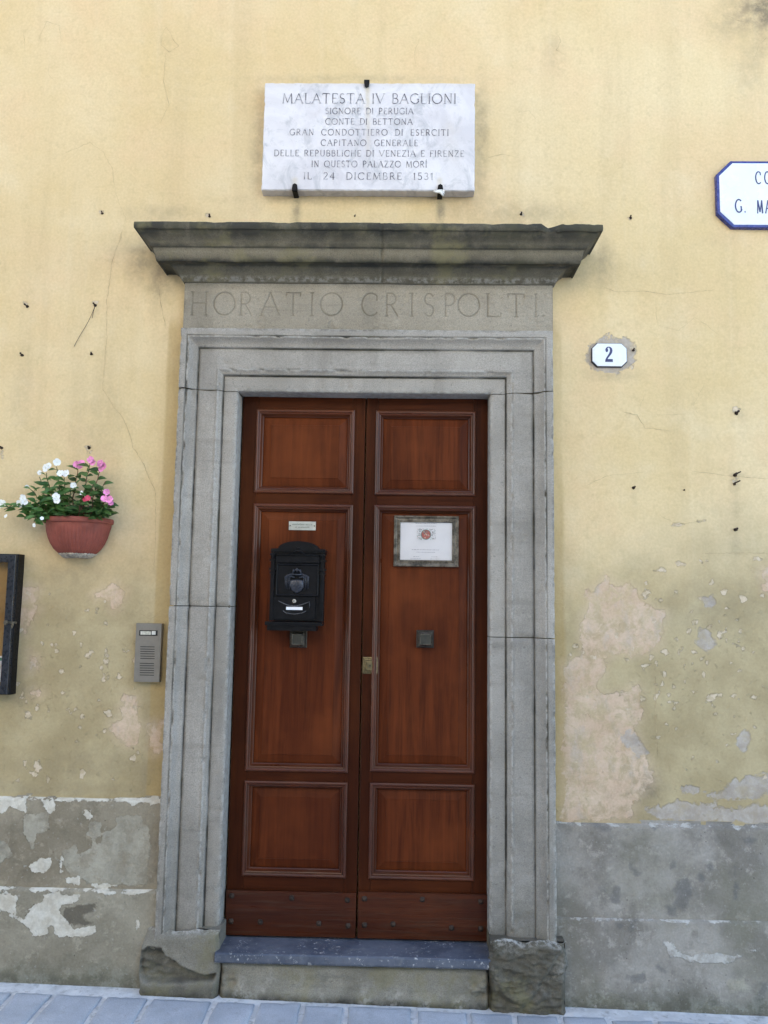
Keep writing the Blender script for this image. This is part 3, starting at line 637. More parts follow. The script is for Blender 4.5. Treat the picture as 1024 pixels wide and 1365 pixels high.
def architrave():
    me_all = []
    def jamb(side, za, zb_):
        ox, wd, sg = (OX0, WL, -1) if side < 0 else (OX1, WRr, 1)
        m = max(4, int((zb_-za)/.010)); zs = np.linspace(za, zb_, m+1)
        return [(lambda d, z=z: (ox+sg*d*wd, z)) for z in zs], side
    parts = []
    zl = XZ(270, 808, -.06)[1]; zr = XZ(690, 850, -.06)[1]; zr2 = XZ(690, 878, -.06)[1]
    for s, a, b in ((-1, ZB, zl-.0018), (-1, zl+.0018, OZ-.0015), (1, ZB, zr-.0018), (1, zr+.0018, OZ-.0015)): parts.append(jamb(s, a, b))
    rows = []
    for k in range(27): rows.append(lambda d, t=k/27: (OX0-d*WL, OZ+.0015+t*d*WT))
    m = 170
    for k in range(m+1):
        t = k/m; rows.append(lambda d, t=t: ((OX0-d*WL)*(1-t)+(OX1+d*WRr)*t, OZ+.0015*(abs(t-.5)*2)+d*WT))
    for k in range(1, 28): rows.append(lambda d, t=1-k/27: (OX1+d*WRr, OZ+.0015+t*d*WT))
    parts.append((rows, 0))
    allv, allq, gr, pl, tn = [], [], [], [], []; base = 0
    for (rows, side), tone in zip(parts, (.28, .0, .5, .15, .22)):
        X, Y, Z = sweep(rows, '', None, None)
        nr, nc = X.shape
        if side == -1: flip = True
        # weathering
        D = np.array([d for d, y in PROF])[None, :]*np.ones((nr, 1))
        n1 = fbm(X*1.0+Z*.31, Z, 22, 21, 3); n2 = fbm(X, Z, 90, 25, 2)
        edge = np.zeros(nc)
        for k, (d, y) in enumerate(PROF):
            if any(abs(d-q) < .013 for q in (.0, .342, .86, .995)): edge[k] = 1
        Y = Y+n1*.0022+n2*.0012+edge[None, :]*np.clip(fbm(X, Z, 30, 31, 3)-.03, 0, 1)*.045
        Y = Y+np.clip(fbm(X, Z, 13, 33, 4)-.20, 0, 1)*.05*((D > .02) & (D < .98))
        Y[:, 0] = .085; Y[:, -1] = .01
        if side:
            r = np.arange(nr); e = np.minimum(r, nr-1-r)
            chip = np.clip(1-e/1.6, 0, 1)[:, None]*np.clip(fbm(X, Z, 25, 41, 3)+.12, 0, 1)*.030
            mid = ((D > .0) & (D < .99)); Y = Y+chip*mid
        co = np.stack([X, Y, Z], -1).reshape(-1, 3); idx = np.arange(nr*nc).reshape(nr, nc)+base
        q = np.stack([idx[:-1, :-1], idx[:-1, 1:], idx[1:, 1:], idx[1:, :-1]], -1).reshape(-1, 4)
        if side == -1 or side == 0: q = q[:, ::-1]
        allv.append(co); allq.append(q); base += nr*nc
        gv = np.zeros(X.shape)
        for dd, s_ in ((.258, 1.3), (.355, .3), (.696, 1.3), (.876, 1.0), (.99, .5)): gv = np.maximum(gv, s_*np.exp(-((D-dd)/.012)**2))
        gv = gv*np.clip(.75+fbm(X, Z, 5, 51, 3)*2, 0.2, 1)
        foot = np.clip(.75-(Z-ZB)/1.1, 0, 1); gv = np.maximum(gv, foot*(.62 if side >= 0 else .35)*np.clip(.8+fbm(X, Z, 6, 55, 4)*2, .2, 1.3))
        if side == 1: gv = np.maximum(gv, .22*np.exp(-((Z-(zr-.04))/.03)**2))
        gv = np.maximum(gv, .5*np.exp(-((D-1.0)/.03)**2)*(fbm(X, Z, 9, 61, 3) > .05))
        tn.append(np.full(X.size, tone)); gr.append(gv.ravel()); p = edge[None, :]*np.ones((nr, 1))*.55+np.clip(.25-(Z-ZB)/.1, 0, 1)*1.6; pl.append(p.ravel())
    V = np.concatenate(allv); Q = np.concatenate(allq)
    ex = []
    # dark mortar in the joints, a little behind the stone faces
    for s, z in ((-1, zl), (1, zr), (-1, OZ), (1, OZ)):
        ox, wd = (OX0, WL) if s < 0 else (OX1, WRr)
        a, b = sorted((ox+s*.004, ox+s*(wd-.004))); ex += boxq(a, b, -.024, .08, z-.006, z+.006)
    ev = np.array(ex).reshape(-1, 3); n0 = len(V); V = np.concatenate([V, ev]); Q = np.concatenate([Q, n0+np.arange(len(ev)).reshape(-1, 4)])
    me = bpy.data.meshes.new('door_surround'); me.vertices.add(len(V)); me.vertices.foreach_set('co', V.ravel())
    me.loops.add(Q.size); me.loops.foreach_set('vertex_index', Q.ravel().astype(np.int32)); me.polygons.add(len(Q)); me.polygons.foreach_set('loop_start', np.arange(0, Q.size, 4, dtype=np.int32))
    for nme, a in (('grime_shade', np.concatenate(gr+[np.full(len(ev), .9)])), ('pale', np.concatenate(pl+[np.zeros(len(ev))])), ('tone', np.concatenate(tn+[np.zeros(len(ev))]))):
        at = me.attributes.new(nme, 'FLOAT', 'POINT'); at.data.foreach_set('value', a)
    me.update(calc_edges=True); me.validate()
    o = link_w('door_surround', me, M_ST, house); return o
surround = architrave()
def sub_w(name, me, mats):
    o = link(name, me, mats, surround); return o      # surround's own frame is the world frame
M_FR = m_stone('frieze_stone', (.300, .262, .200), (.395, .350, .275))
def frieze():
    x0, x1, z0, z1 = -.981, .652, 1.1855, 1.432; YF = -.060
    X, Z = lattice(x0, x1, z0, z1, .0022)
    D = np.full(X.shape, 1.0)
    LT = [('H', 254, 277), ('O', 285, 313), ('R', 319, 336), ('A', 347.5, 372.5), ('T', 381, 400), ('I', 413, 418), ('O', 427, 456.5), ('C', 482, 503), ('R', 513, 531), ('I', 546.5, 551.5), ('S', 564, 579), ('P', 591, 607.5), ('O', 610, 639.5), ('L', 646, 668), ('T', 676.5, 699.5), ('I', 711.5, 716.5), ('.', 721, 727)]
    for c, a, b in LT:
        my = 404.5+(a-254)*.0055
        xa, zt = XZ(a, my-15, YF); xb, zb = XZ(b, my+15.5, YF)
        for pts, k in strokes(c, xa, xb, zb, zt, .06):
            hw = .0048*(.55+.45*k)
            for (ax, az), (bx, bz) in zip(pts, pts[1:]):
                sel = (X > min(ax, bx)-.012) & (X < max(ax, bx)+.012) & (Z > min(az, bz)-.012) & (Z < max(az, bz)+.012)
                x, z = X[sel], Z[sel]; ex, ez = bx-ax, bz-az; t = np.clip(((x-ax)*ex+(z-az)*ez)/(ex*ex+ez*ez+1e-12), 0, 1)
                D[sel] = np.minimum(D[sel], np.hypot(x-ax-t*ex, z-az-t*ez)/hw)
    depth = np.clip(1-D, 0, 1)*.0062*np.clip(.8+fbm(X, Z, 12, 71, 3)*1.3, .35, 1.1)
    Y = YF+depth+fbm(X, Z, 5, 72, 3)*.004+fbm(X, Z, 60, 73, 3)*.0022
    Y += np.clip(fbm(X, Z, 9, 77, 4)-.17, 0, 1)*.035
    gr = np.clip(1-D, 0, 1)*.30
    gr = np.maximum(gr, np.clip((Z-1.37)/.05, 0, 1)*.45)  # darker band at the top, below the cornice
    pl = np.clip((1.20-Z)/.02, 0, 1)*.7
    ex = [[(x0, YF, z0), (x0, YF, z1), (x0, 0.01, z1), (x0, 0.01, z0)][::-1], [(x1, YF, z0), (x1, .01, z0), (x1, .01, z1), (x1, YF, z1)]]
    me = grid_mesh('frieze', X, Y, Z, None, {'grime_shade': gr, 'pale': pl}, ex); sub_w('frieze', me, M_FR)
frieze()
def cornice():
    # profile: (projection from the frieze, z); silhouette read at the mitred ends
    pts = [(0.0, 1.404), (.006, 1.404), (.008, 1.412), (.014, 1.416), (.018, 1.420), (.022, 1.430), (.030, 1.439), (.041, 1.447), (.050, 1.451), (.051, 1.456), (.092, 1.457), (.093, 1.454), (.096, 1.453), (.100, 1.454), (.1005, 1.470), (.101, 1.492), (.1015, 1.506), (.104, 1.509), (.110, 1.510), (.112, 1.513), (.113, 1.520), (.118, 1.528), (.128, 1.537), (.141, 1.546), (.150, 1.556), (.154, 1.563), (.155, 1.5645), (.163, 1.565), (.166, 1.568), (.167, 1.580), (.166, 1.594), (.160, 1.598), (.10, 1.603), (.02, 1.606)]
    xl, xr, YF = -.981, .652, -.060
    pts = [(p+.014*min(1, max(0, (z-1.45)/.06)), z+.008*min(1, max(0, (z-1.41)/.04))) for p, z in pts]
    n = len(pts); rows = []
    def left(p, t): return (xl-p, .005*(1-t)+(YF-p)*t)
    cols = []
    for k in range(9): cols.append(('l', k/9))
    m = 300
    for k in range(m+1): cols.append(('f', k/m))
    for k in range(1, 10): cols.append(('r', 1-k/9))
    X = np.zeros((n, len(cols))); Y = X.copy(); Z = X.copy(); tt = X.copy()
    for i, (p, z) in enumerate(pts):
        for j, (c, t) in enumerate(cols):
            if c == 'l': X[i, j], Y[i, j] = xl-p, .005*(1-t)+(YF-p)*t
            elif c == 'r': X[i, j], Y[i, j] = xr+p, .005*(1-t)+(YF-p)*t
            else: X[i, j], Y[i, j] = (xl-p)*(1-t)+(xr+p)*t, YF-p
            Z[i, j] = z
    fr = np.array([c == 'f' for c, t in cols])[None, :]*1.0
    nz = fbm(X, Z, 7, 81, 4); n2 = fbm(X, Z, 45, 83, 3)
    Y += fr*(nz*.007+n2*.004); Z += nz*.002+fbm(X, Z*0, 4, 85, 3)*.003
    edge = np.zeros(n); edge[11:15] = .7; edge[-7:-1] = 1; edge[3:6] = .6
    Y += fr*edge[:, None]*np.clip(fbm(X, Z, 16, 87, 4)-.06, 0, 1)*.03; Z -= (edge*(np.arange(n) > 20))[:, None]*np.clip(fbm(X, Z*0, 15, 88, 4)-.12, 0, 1)*.02
    # a chip out of the top edge on the right, a joint near the middle
    xc = XZ(735, 302, -.22)[0]; chip = np.clip(1-np.abs(X-xc)/.045, 0, 1)*(np.array([p for p, z in pts]) > .170)[:, None]
    Z -= chip*.016; Y += chip*fr*.028
    xj = XZ(509, 320, -.2)[0]; Y += fr*np.clip(1-np.abs(X-xj)/.008, 0, 1)*.009
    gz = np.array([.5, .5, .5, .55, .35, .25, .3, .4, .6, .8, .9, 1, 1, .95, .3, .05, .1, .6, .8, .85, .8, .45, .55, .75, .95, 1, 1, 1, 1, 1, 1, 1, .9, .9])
    gz[9:14] = 1.15; gz[14] = .5; gz[4:8] = .4  # soffit band darkened: painted shade under the corona
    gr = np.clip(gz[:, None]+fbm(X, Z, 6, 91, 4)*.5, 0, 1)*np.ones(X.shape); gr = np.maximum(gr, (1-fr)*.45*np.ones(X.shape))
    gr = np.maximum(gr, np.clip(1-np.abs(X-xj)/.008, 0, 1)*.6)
    pl = np.zeros(X.shape); pl[2:5] = .35
    me = grid_mesh('cornice', X, Y, Z, None, {'grime_shade': gr, 'pale': pl})
    sub_w('cornice', me, M_CO)
cornice()
def rock(name, x0, x1, z0, z1, yf, mats, st=.006, attrs=None, jag=.006, seed=0):
    X, Z = lattice(x0, x1, z0, z1, st)
    Y = yf(X, Z)
    ed = np.minimum.reduce([X-x0, x1-X, z1-Z+0*X]); Y = Y+np.clip(1-ed/.022, 0, 1)**2*.030
    ex_, ez_ = fbm(X*0, Z, 14, seed+3, 3)*jag*2, fbm(X, Z*0, 14, seed+7, 3)*jag*2
    wx = np.where(X > (x0+x1)/2, 1, -1)*np.clip(1-np.minimum(X-x0, x1-X)/.06, 0, 1); X2 = X+wx*ex_
    Z2 = Z+ez_*np.clip(1-(z1-Z)/.06, 0, 1)
    at = attrs(X, Z) if attrs else {'grime_shade': np.zeros(X.shape), 'pale': np.zeros(X.shape)}
    ex = [[(X2[0, 0], Y[0, 0], z0), (X2[-1, 0], Y[-1, 0], Z2[-1, 0]), (X2[-1, 0], .05, Z2[-1, 0]), (X2[0, 0], .05, z0)], [(X2[0, -1], Y[0, -1], z0), (X2[0, -1], .05, z0), (X2[-1, -1], .05, Z2[-1, -1]), (X2[-1, -1], Y[-1, -1], Z2[-1, -1])],
          [(X2[-1, 0], Y[-1, 0], Z2[-1, 0]), (X2[-1, -1], Y[-1, -1], Z2[-1, -1]), (X2[-1, -1], .05, Z2[-1, -1]), (X2[-1, 0], .05, Z2[-1, 0])]]
    me = grid_mesh(name, X2, Y, Z2, None, at, ex); return sub_w(name, me, mats)
def plinths():
    # left: a smooth block with a broken hollow
    xa, xb = XZ(183, 1290, -.11)[0], XZ(290, 1290, -.11)[0]; zt = XZ(240, 1244, -.11)[1]
    hol = pxp([(582, 1060), (590, 1000), (620, 975), (680, 970), (700, 1010), (760, 1040), (820, 1075), (870, 1090), (915, 1085), (905, 1120), (830, 1125), (750, 1130), (680, 1135), (620, 1130), (585, 1100)], Y=-.11, **S7)
    def yl(X, Z):
        s = np.full(X.shape, -.06); sdf_poly(X, Z, hol, s); s = s+fbm(X, Z, 25, 101, 4)*.02
        h = np.clip(s/.012, 0, 1); rock_ = fbm(X, Z*2.2, 9, 103, 5)*.05+np.abs(fbm(X, Z*2.5, 16, 105, 4))*.03
        return -.103+fbm(X, Z, 12, 107, 4)*.010+fbm(X, Z, 50, 109, 3)*.004+h*(.040+rock_)+.06*np.clip((xa+.075-X)/.075, 0, 1)*np.clip((Z-zt+.10)/.08, 0, 1)
    def al(X, Z):
        s = np.full(X.shape, -.06); sdf_poly(X, Z, hol, s); h = np.clip(s/.01+.5, 0, 1)
        return {'grime_shade': np.maximum(h*.62, np.clip(1.0-(Z-zg(X))/.06, 0, 1)), 'pale': np.clip((Z-zt+.012)/.01, 0, 1)*.9}  # darker in the broken hollow and along the ground
    rock('plinth_block', xa, xb, -1.75, zt, yl, M_RI, .005, al, .012, 1)
    xa, xb = XZ(653, 1300, -.11)[0], XZ(756, 1300, -.11)[0]; zt2 = XZ(700, 1256, -.11)[1]
    def yr(X, Z):
        a = fbm(X+Z*.5, Z*2.4-X*.8, 7, 111, 5)*.06; b = np.abs(fbm(X*.9+Z, Z*3.2, 15, 115, 4))*.045
        sw = np.clip((Z-(zt2-.13)+.12*np.sin((X-xa)*14))/.03, 0, 1)
        return -.112+a+b+fbm(X, Z, 50, 117, 3)*.008-.022*sw
    def ar(X, Z): return {'grime_shade': np.clip(.25+np.abs(fbm(X, Z*2, 10, 119, 4))*1.6, 0, .8), 'pale': np.clip((Z-zt2+.02)/.015, 0, 1)*.7+np.clip(fbm(X, Z, 12, 120, 3), 0, 1)}
    rock('plinth_block', xa, xb, -1.78, zt2, yr, M_RK, .005, ar, .018, 2)
    # the step: a weathered stone riser with a slate tread on top
    zt3 = -1.452
    def ys(X, Z):
        c = np.exp(-(((X+.71)/.06)**2+((Z+1.53)/.05)**2))+np.exp(-(((X-.34)/.06)**2+((Z+1.55)/.05)**2))+.4*np.exp(-(((X+.28)/.10)**2+((Z+1.52)/.02)**2))
        return -.085+fbm(X, Z, 6, 121, 4)*.010+fbm(X, Z, 40, 123, 3)*.006+c*(.02+fbm(X, Z*1.6, 18, 125, 4)*.08)-.010*np.clip((zg(X)+.05-Z)/.03, 0, 1)
    def as_(X, Z):
        return {'grime_shade': np.clip(.95-(Z-zg(X))/.035, 0, 1)+.28*np.clip(fbm(X, Z*2, 7, 127, 4)*2+.2, 0, 1), 'pale': np.clip(fbm(X, Z, 16, 129, 4)*2, 0, 1)*np.clip(1.2-(Z-zg(X))/.12, 0, 1)}
    rock('doorstep', XZ(291, 1300, -.09)[0], XZ(653, 1300, -.09)[0], -1.75, zt3, ys, M_RI, .005, as_, .003, 3)
    # slate tread
    bm = bmesh.new(); x0, x1 = -.728, .380
    n = 120; L = []
    for k in range(n+1):
        x = x0+(x1-x0)*k/n; j = lambda s, q: float(mnoise.noise(Vector((x*22, q*7.7, 1))))*s+float(mnoise.noise(Vector((x*70, q*7.7, 4))))*s*.6
        L.append([bm.verts.new(p) for p in ((x, .09, -1.4085), (x, -.02, -1.4085), (x, -.108+j(.0016, 1), -1.410+j(.0012, 2)), (x, -.1155+j(.0022, 3), -1.4145+j(.001, 8)), (x, -.117+j(.0022, 4), -1.440+j(.001, 5)), (x, -.112+j(.002, 6), -1.4475), (x, -.06, -1.449))])
    for A, B in zip(L, L[1:]):
        for k in range(6): bm.faces.new((A[k], A[k+1], B[k+1], B[k]))
    bm.faces.new(L[0][::-1]); bm.faces.new(L[-1])
    M = Mat('slate_tread', .5, .4)
    c = M.mix(M.rng(M.noise(6, 6, .65), .35, .65), (.060, .070, .096), (.115, .125, .155))
    chips = M.ma('MULTIPLY', M.rng(M.noise(55, 5, .75), .59, .63), M.rng(M.noise(5, 3), .40, .56))
    c = M.mix(chips, c, (.48, .47, .46))
    c = M.mix(M.ma('MULTIPLY', M.rng(M.noise(16, 5, .7), .55, .68), .4), c, (.21, .215, .22))
    M.done(c, M.rng(M.noise(20, 4), .3, .7, .42, .68), M.bump(M.noise(34, 6, .68), .003, .8))
    out(bm, 'tread', M.m, surround, False)
plinths()

# ------------------------------------------------------------------ the double door
YD = .060
def leaf(x0, x1, panels, kick_top, studs, lab):
    zb, zt = -1.404, .921
    bm = bmesh.new(); ps = sorted([p for p in panels], key=lambda p: p[2])
    XL, XR = x0, x1
    # stiles (upright) and rails (crosswise) as butted boards, panel openings between them
    a = min(p[0] for p in panels)+.010; b = max(p[1] for p in panels)-.010
    box(bm, XL, a, YD, YD+.05, zb, zt); box(bm, b, XR, YD, YD+.05, zb, zt)
    zz = zb
    for p in ps:
        box(bm, a+.0006, b-.0006, YD+.0012, YD+.05, zz, p[2]+.010, 1); zz = p[3]-.010
    box(bm, a+.0006, b-.0006, YD+.0012, YD+.05, zz, zt, 1)
    lf = out(bm, 'door_leaf', [M_WV, M_WH], house, False, .0016, 2)
    lf['label'] = lab
    for (px0, px1, pz0, pz1) in ps:
        bm = bmesh.new()
        # raised field with broad bevel
        i0 = .028
        L = [rloop(px0+.012, px1-.012, pz0+.012, pz1-.012, YD+.022), rloop(px0+i0+.006, px1-i0-.006, pz0+i0+.006, pz1-i0-.006, YD+.021), rloop(px0+i0+.008, px1-i0-.008, pz0+i0+.008, pz1-i0-.008, YD+.0195), rloop(px0+i0+.042, px1-i0-.042, pz0+i0+.042, pz1-i0-.042, YD+.0095), rloop(px0+i0+.0435, px1-i0-.0435, pz0+i0+.0435, pz1-i0-.0435, YD+.0072)]
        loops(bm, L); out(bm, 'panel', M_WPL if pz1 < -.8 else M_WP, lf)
        bm = bmesh.new()
        prof = [(.0, YD+.002), (.0, YD-.004), (.002, YD-.008), (.006, YD-.0105), (.010, YD-.0105), (.0135, YD-.008), (.015, YD-.004), (.0165, YD-.0035), (.019, YD-.0055), (.022, YD-.004), (.025, YD+.002), (.029, YD+.010), (.032, YD+.0125), (.0335, YD+.022)]
        vs = loops(bm, [rloop(px0+d, px1-d, pz0+d, pz1-d, y) for d, y in prof], False)
        for f in bm.faces:
            c = f.calc_center_median(); dx = min(c.x-px0, px1-c.x); dz = min(c.z-pz0, pz1-c.z); f.material_index = 1 if dz < dx else 0
        out(bm, 'panel_moulding', [M_WM, M_WMH], lf)
    bm = bmesh.new(); box(bm, x0+.002, x1-.002, YD-.014, YD-.0005, zb+.004, kick_top)
    out(bm, 'kick_board', M_WK, lf, False, .003, 2)
    for sx, sy in studs:
        X, Z = XZ(sx, sy, YD-.016); bm = bmesh.new()
        q = []
        for r, y in ((.0115, YD-.0143), (.011, YD-.018), (.006, YD-.024), (.0025, YD-.027)):
            q.append([(X+r*math.cos(math.pi/4+math.pi/4*k)*(1.12 if k % 2 == 0 else .95), y, Z+r*math.sin(math.pi/4+math.pi/4*k)*(1.12 if k % 2 == 0 else .95)) for k in range(8)])
        loops(bm, q); out(bm, 'stud', M_RU, lf, True)
    return lf
def rect(x0, y0, x1, y1, Y=YD): 
    a = XZ(x0, y0, Y); b = XZ(x1, y1, Y); return a[0], b[0], b[1], a[1]
def pan(l, r, t, b, xl, xr):
    return (xl, xr, XZ((l+r)/2, b, YD)[1], XZ((l+r)/2, t, YD)[1])
lx0, lx1 = XZ(341, 600, YD)[0]-.002, XZ(472, 600, YD)[0]+.002
rx0, rx1 = XZ(501, 600, YD)[0]-.002, XZ(634, 600, YD)[0]+.002
KL = XZ(388, 1187, YD)[1]; KR = XZ(563, 1189, YD)[1]
left_leaf = leaf(-.7235, -.1705, [pan(340, 474, 546, 658, lx0, lx1), pan(333, 468, 672, 1029, lx0, lx1), pan(322, 460, 1041, 1169, lx0, lx1)], KL,
    [(309, 1194), (389, 1197), (463, 1200), (308, 1228), (347, 1229), (425, 1231), (464, 1234)], 'left door leaf carrying the black letter box')
right_leaf = leaf(-.1645, .3825, [pan(502, 635, 548, 661, rx0, rx1), pan(497, 633, 674, 1030, rx0, rx1), pan(493, 633, 1044, 1173, rx0, rx1)], KR,
    [(486, 1198), (563, 1199), (641, 1202), (486, 1233), (524, 1232), (602, 1237), (641, 1238)], 'right door leaf carrying the framed notice')
def square_knob(cx, cy, lf, s=.038):
    X, Z = XZ(cx, cy, YD-.02); bm = bmesh.new(); y = YD+.007
    q = [rloop(X-s, X+s, Z-s, Z+s, y+.002), rloop(X-s, X+s, Z-s, Z+s, y-.006), rloop(X-s*.92, X+s*.92, Z-s*.92, Z+s*.92, y-.009)]
    loops(bm, q); out(bm, 'knob_plate', M_DKM, lf, False, .0012, 2)
    bm = bmesh.new(); k = s*.80
    q = [rloop(X-k*.62, X+k*.62, Z-k*.62, Z+k*.62, y-.008), rloop(X-k*.62, X+k*.62, Z-k*.62, Z+k*.62, y-.024), rloop(X-k, X+k, Z-k, Z+k, y-.032), rloop(X-k, X+k, Z-k, Z+k, y-.040), rloop(X-k*.72, X+k*.72, Z-k*.72, Z+k*.72, y-.052), rloop(X-k*.66, X+k*.66, Z-k*.66, Z+k*.66, y-.052), rloop(X-k*.64, X+k*.64, Z-k*.64, Z+k*.64, y-.0505)]
    loops(bm, q); bm.faces.ensure_lookup_table(); bm.faces[-1].material_index = 1; out(bm, 'door_knob', [M_PEW, m_plain('dark_face', (.03, .028, .02), .5, 0, .3)], lf, False, .0010, 2)
square_knob(567, 852, right_leaf); square_knob(397, 852, left_leaf)
def lock():
    x0, x1, z0, z1 = rect(485, 877, 502, 897, YD-.004); bm = bmesh.new()
    y = YD
    frame_sweep(bm, x0-.004, x1+.004, z0-.004, z1+.004, [(0, y+.001), (0, y-.003), (.004, y-.004), (.006, y-.0015)])
    loops(bm, [rloop(x0+.002, x1-.002, z0+.002, z1-.002, y-.0015), rloop(x0+.009, x1-.009, z0+.009, z1-.009, y-.003), rloop(x0+.012, x1-.012, z0+.012, z1-.012, y-.0085)])
    cx, cz = (x0+x1)/2, (z0+z1)/2
    disc(bm, cx, cz, .0115, y-.0125, y-.008, 18); disc(bm, cx, cz+.001, .0030, y-.0132, y-.0123, 10, 1); box(bm, cx-.0012, cx+.0012, y-.0131, y-.0122, cz-.007, cz, 1)
    out(bm, 'door_lock', [M_BR, M_BLK], right_leaf)
lock()

# ================================================================== THINGS ON THE DOOR
def nameplate():
    Y = YD+.0072; x0, x1, z0, z1 = rect(385.5, 695, 421, 707, Y); bm = bmesh.new()
    box(bm, x0, x1, Y-.004, Y, z0, z1)
    t = empty('nameplate', (0, 0, 0)); t.location = ((x0+x1)/2, Y, z0)
    tag(t, 'small silvery nameplate screwed to the door above the letter box', 'nameplate')
    out(bm, 'plate', m_plain('silvered_metal', (.42, .42, .37), .4, .35, .15, 30), t, False, .0008, 1)
    bm = bmesh.new(); h = z1-z0; random.seed(2)
    def scrawl(xa, xb, za, zb_, w_):
        x = xa
        while x < xb:
            l = random.uniform(.0022, .0040); tall = random.random() < .3
            ribbon(bm, [(x, za), (x, zb_ if tall else za+(zb_-za)*.65)], w_, Y-.0041); ribbon(bm, [(x, za+(zb_-za)*.35), (x+l*.7, za+(zb_-za)*.4)], w_, Y-.0041)
            x += l*(1.15 if random.random() < .88 else 2.4)
    scrawl(x0+.016, x1-.016, z0+h*.56, z0+h*.80, .0012); scrawl(x0+.030, x1-.030, z0+h*.26, z0+h*.44, .0010)
    out(bm, 'lettering', m_plain('green_grey_print', (.10, .14, .11), .7), t)
    for s in (-1, 1):
        bm = bmesh.new(); cx = (x0+x1)/2+s*((x1-x0)/2-.006); disc(bm, cx, (z0+z1)/2, .0028, Y-.0055, Y-.003, 10)
        out(bm, 'screw', M_DKM, t)
nameplate()

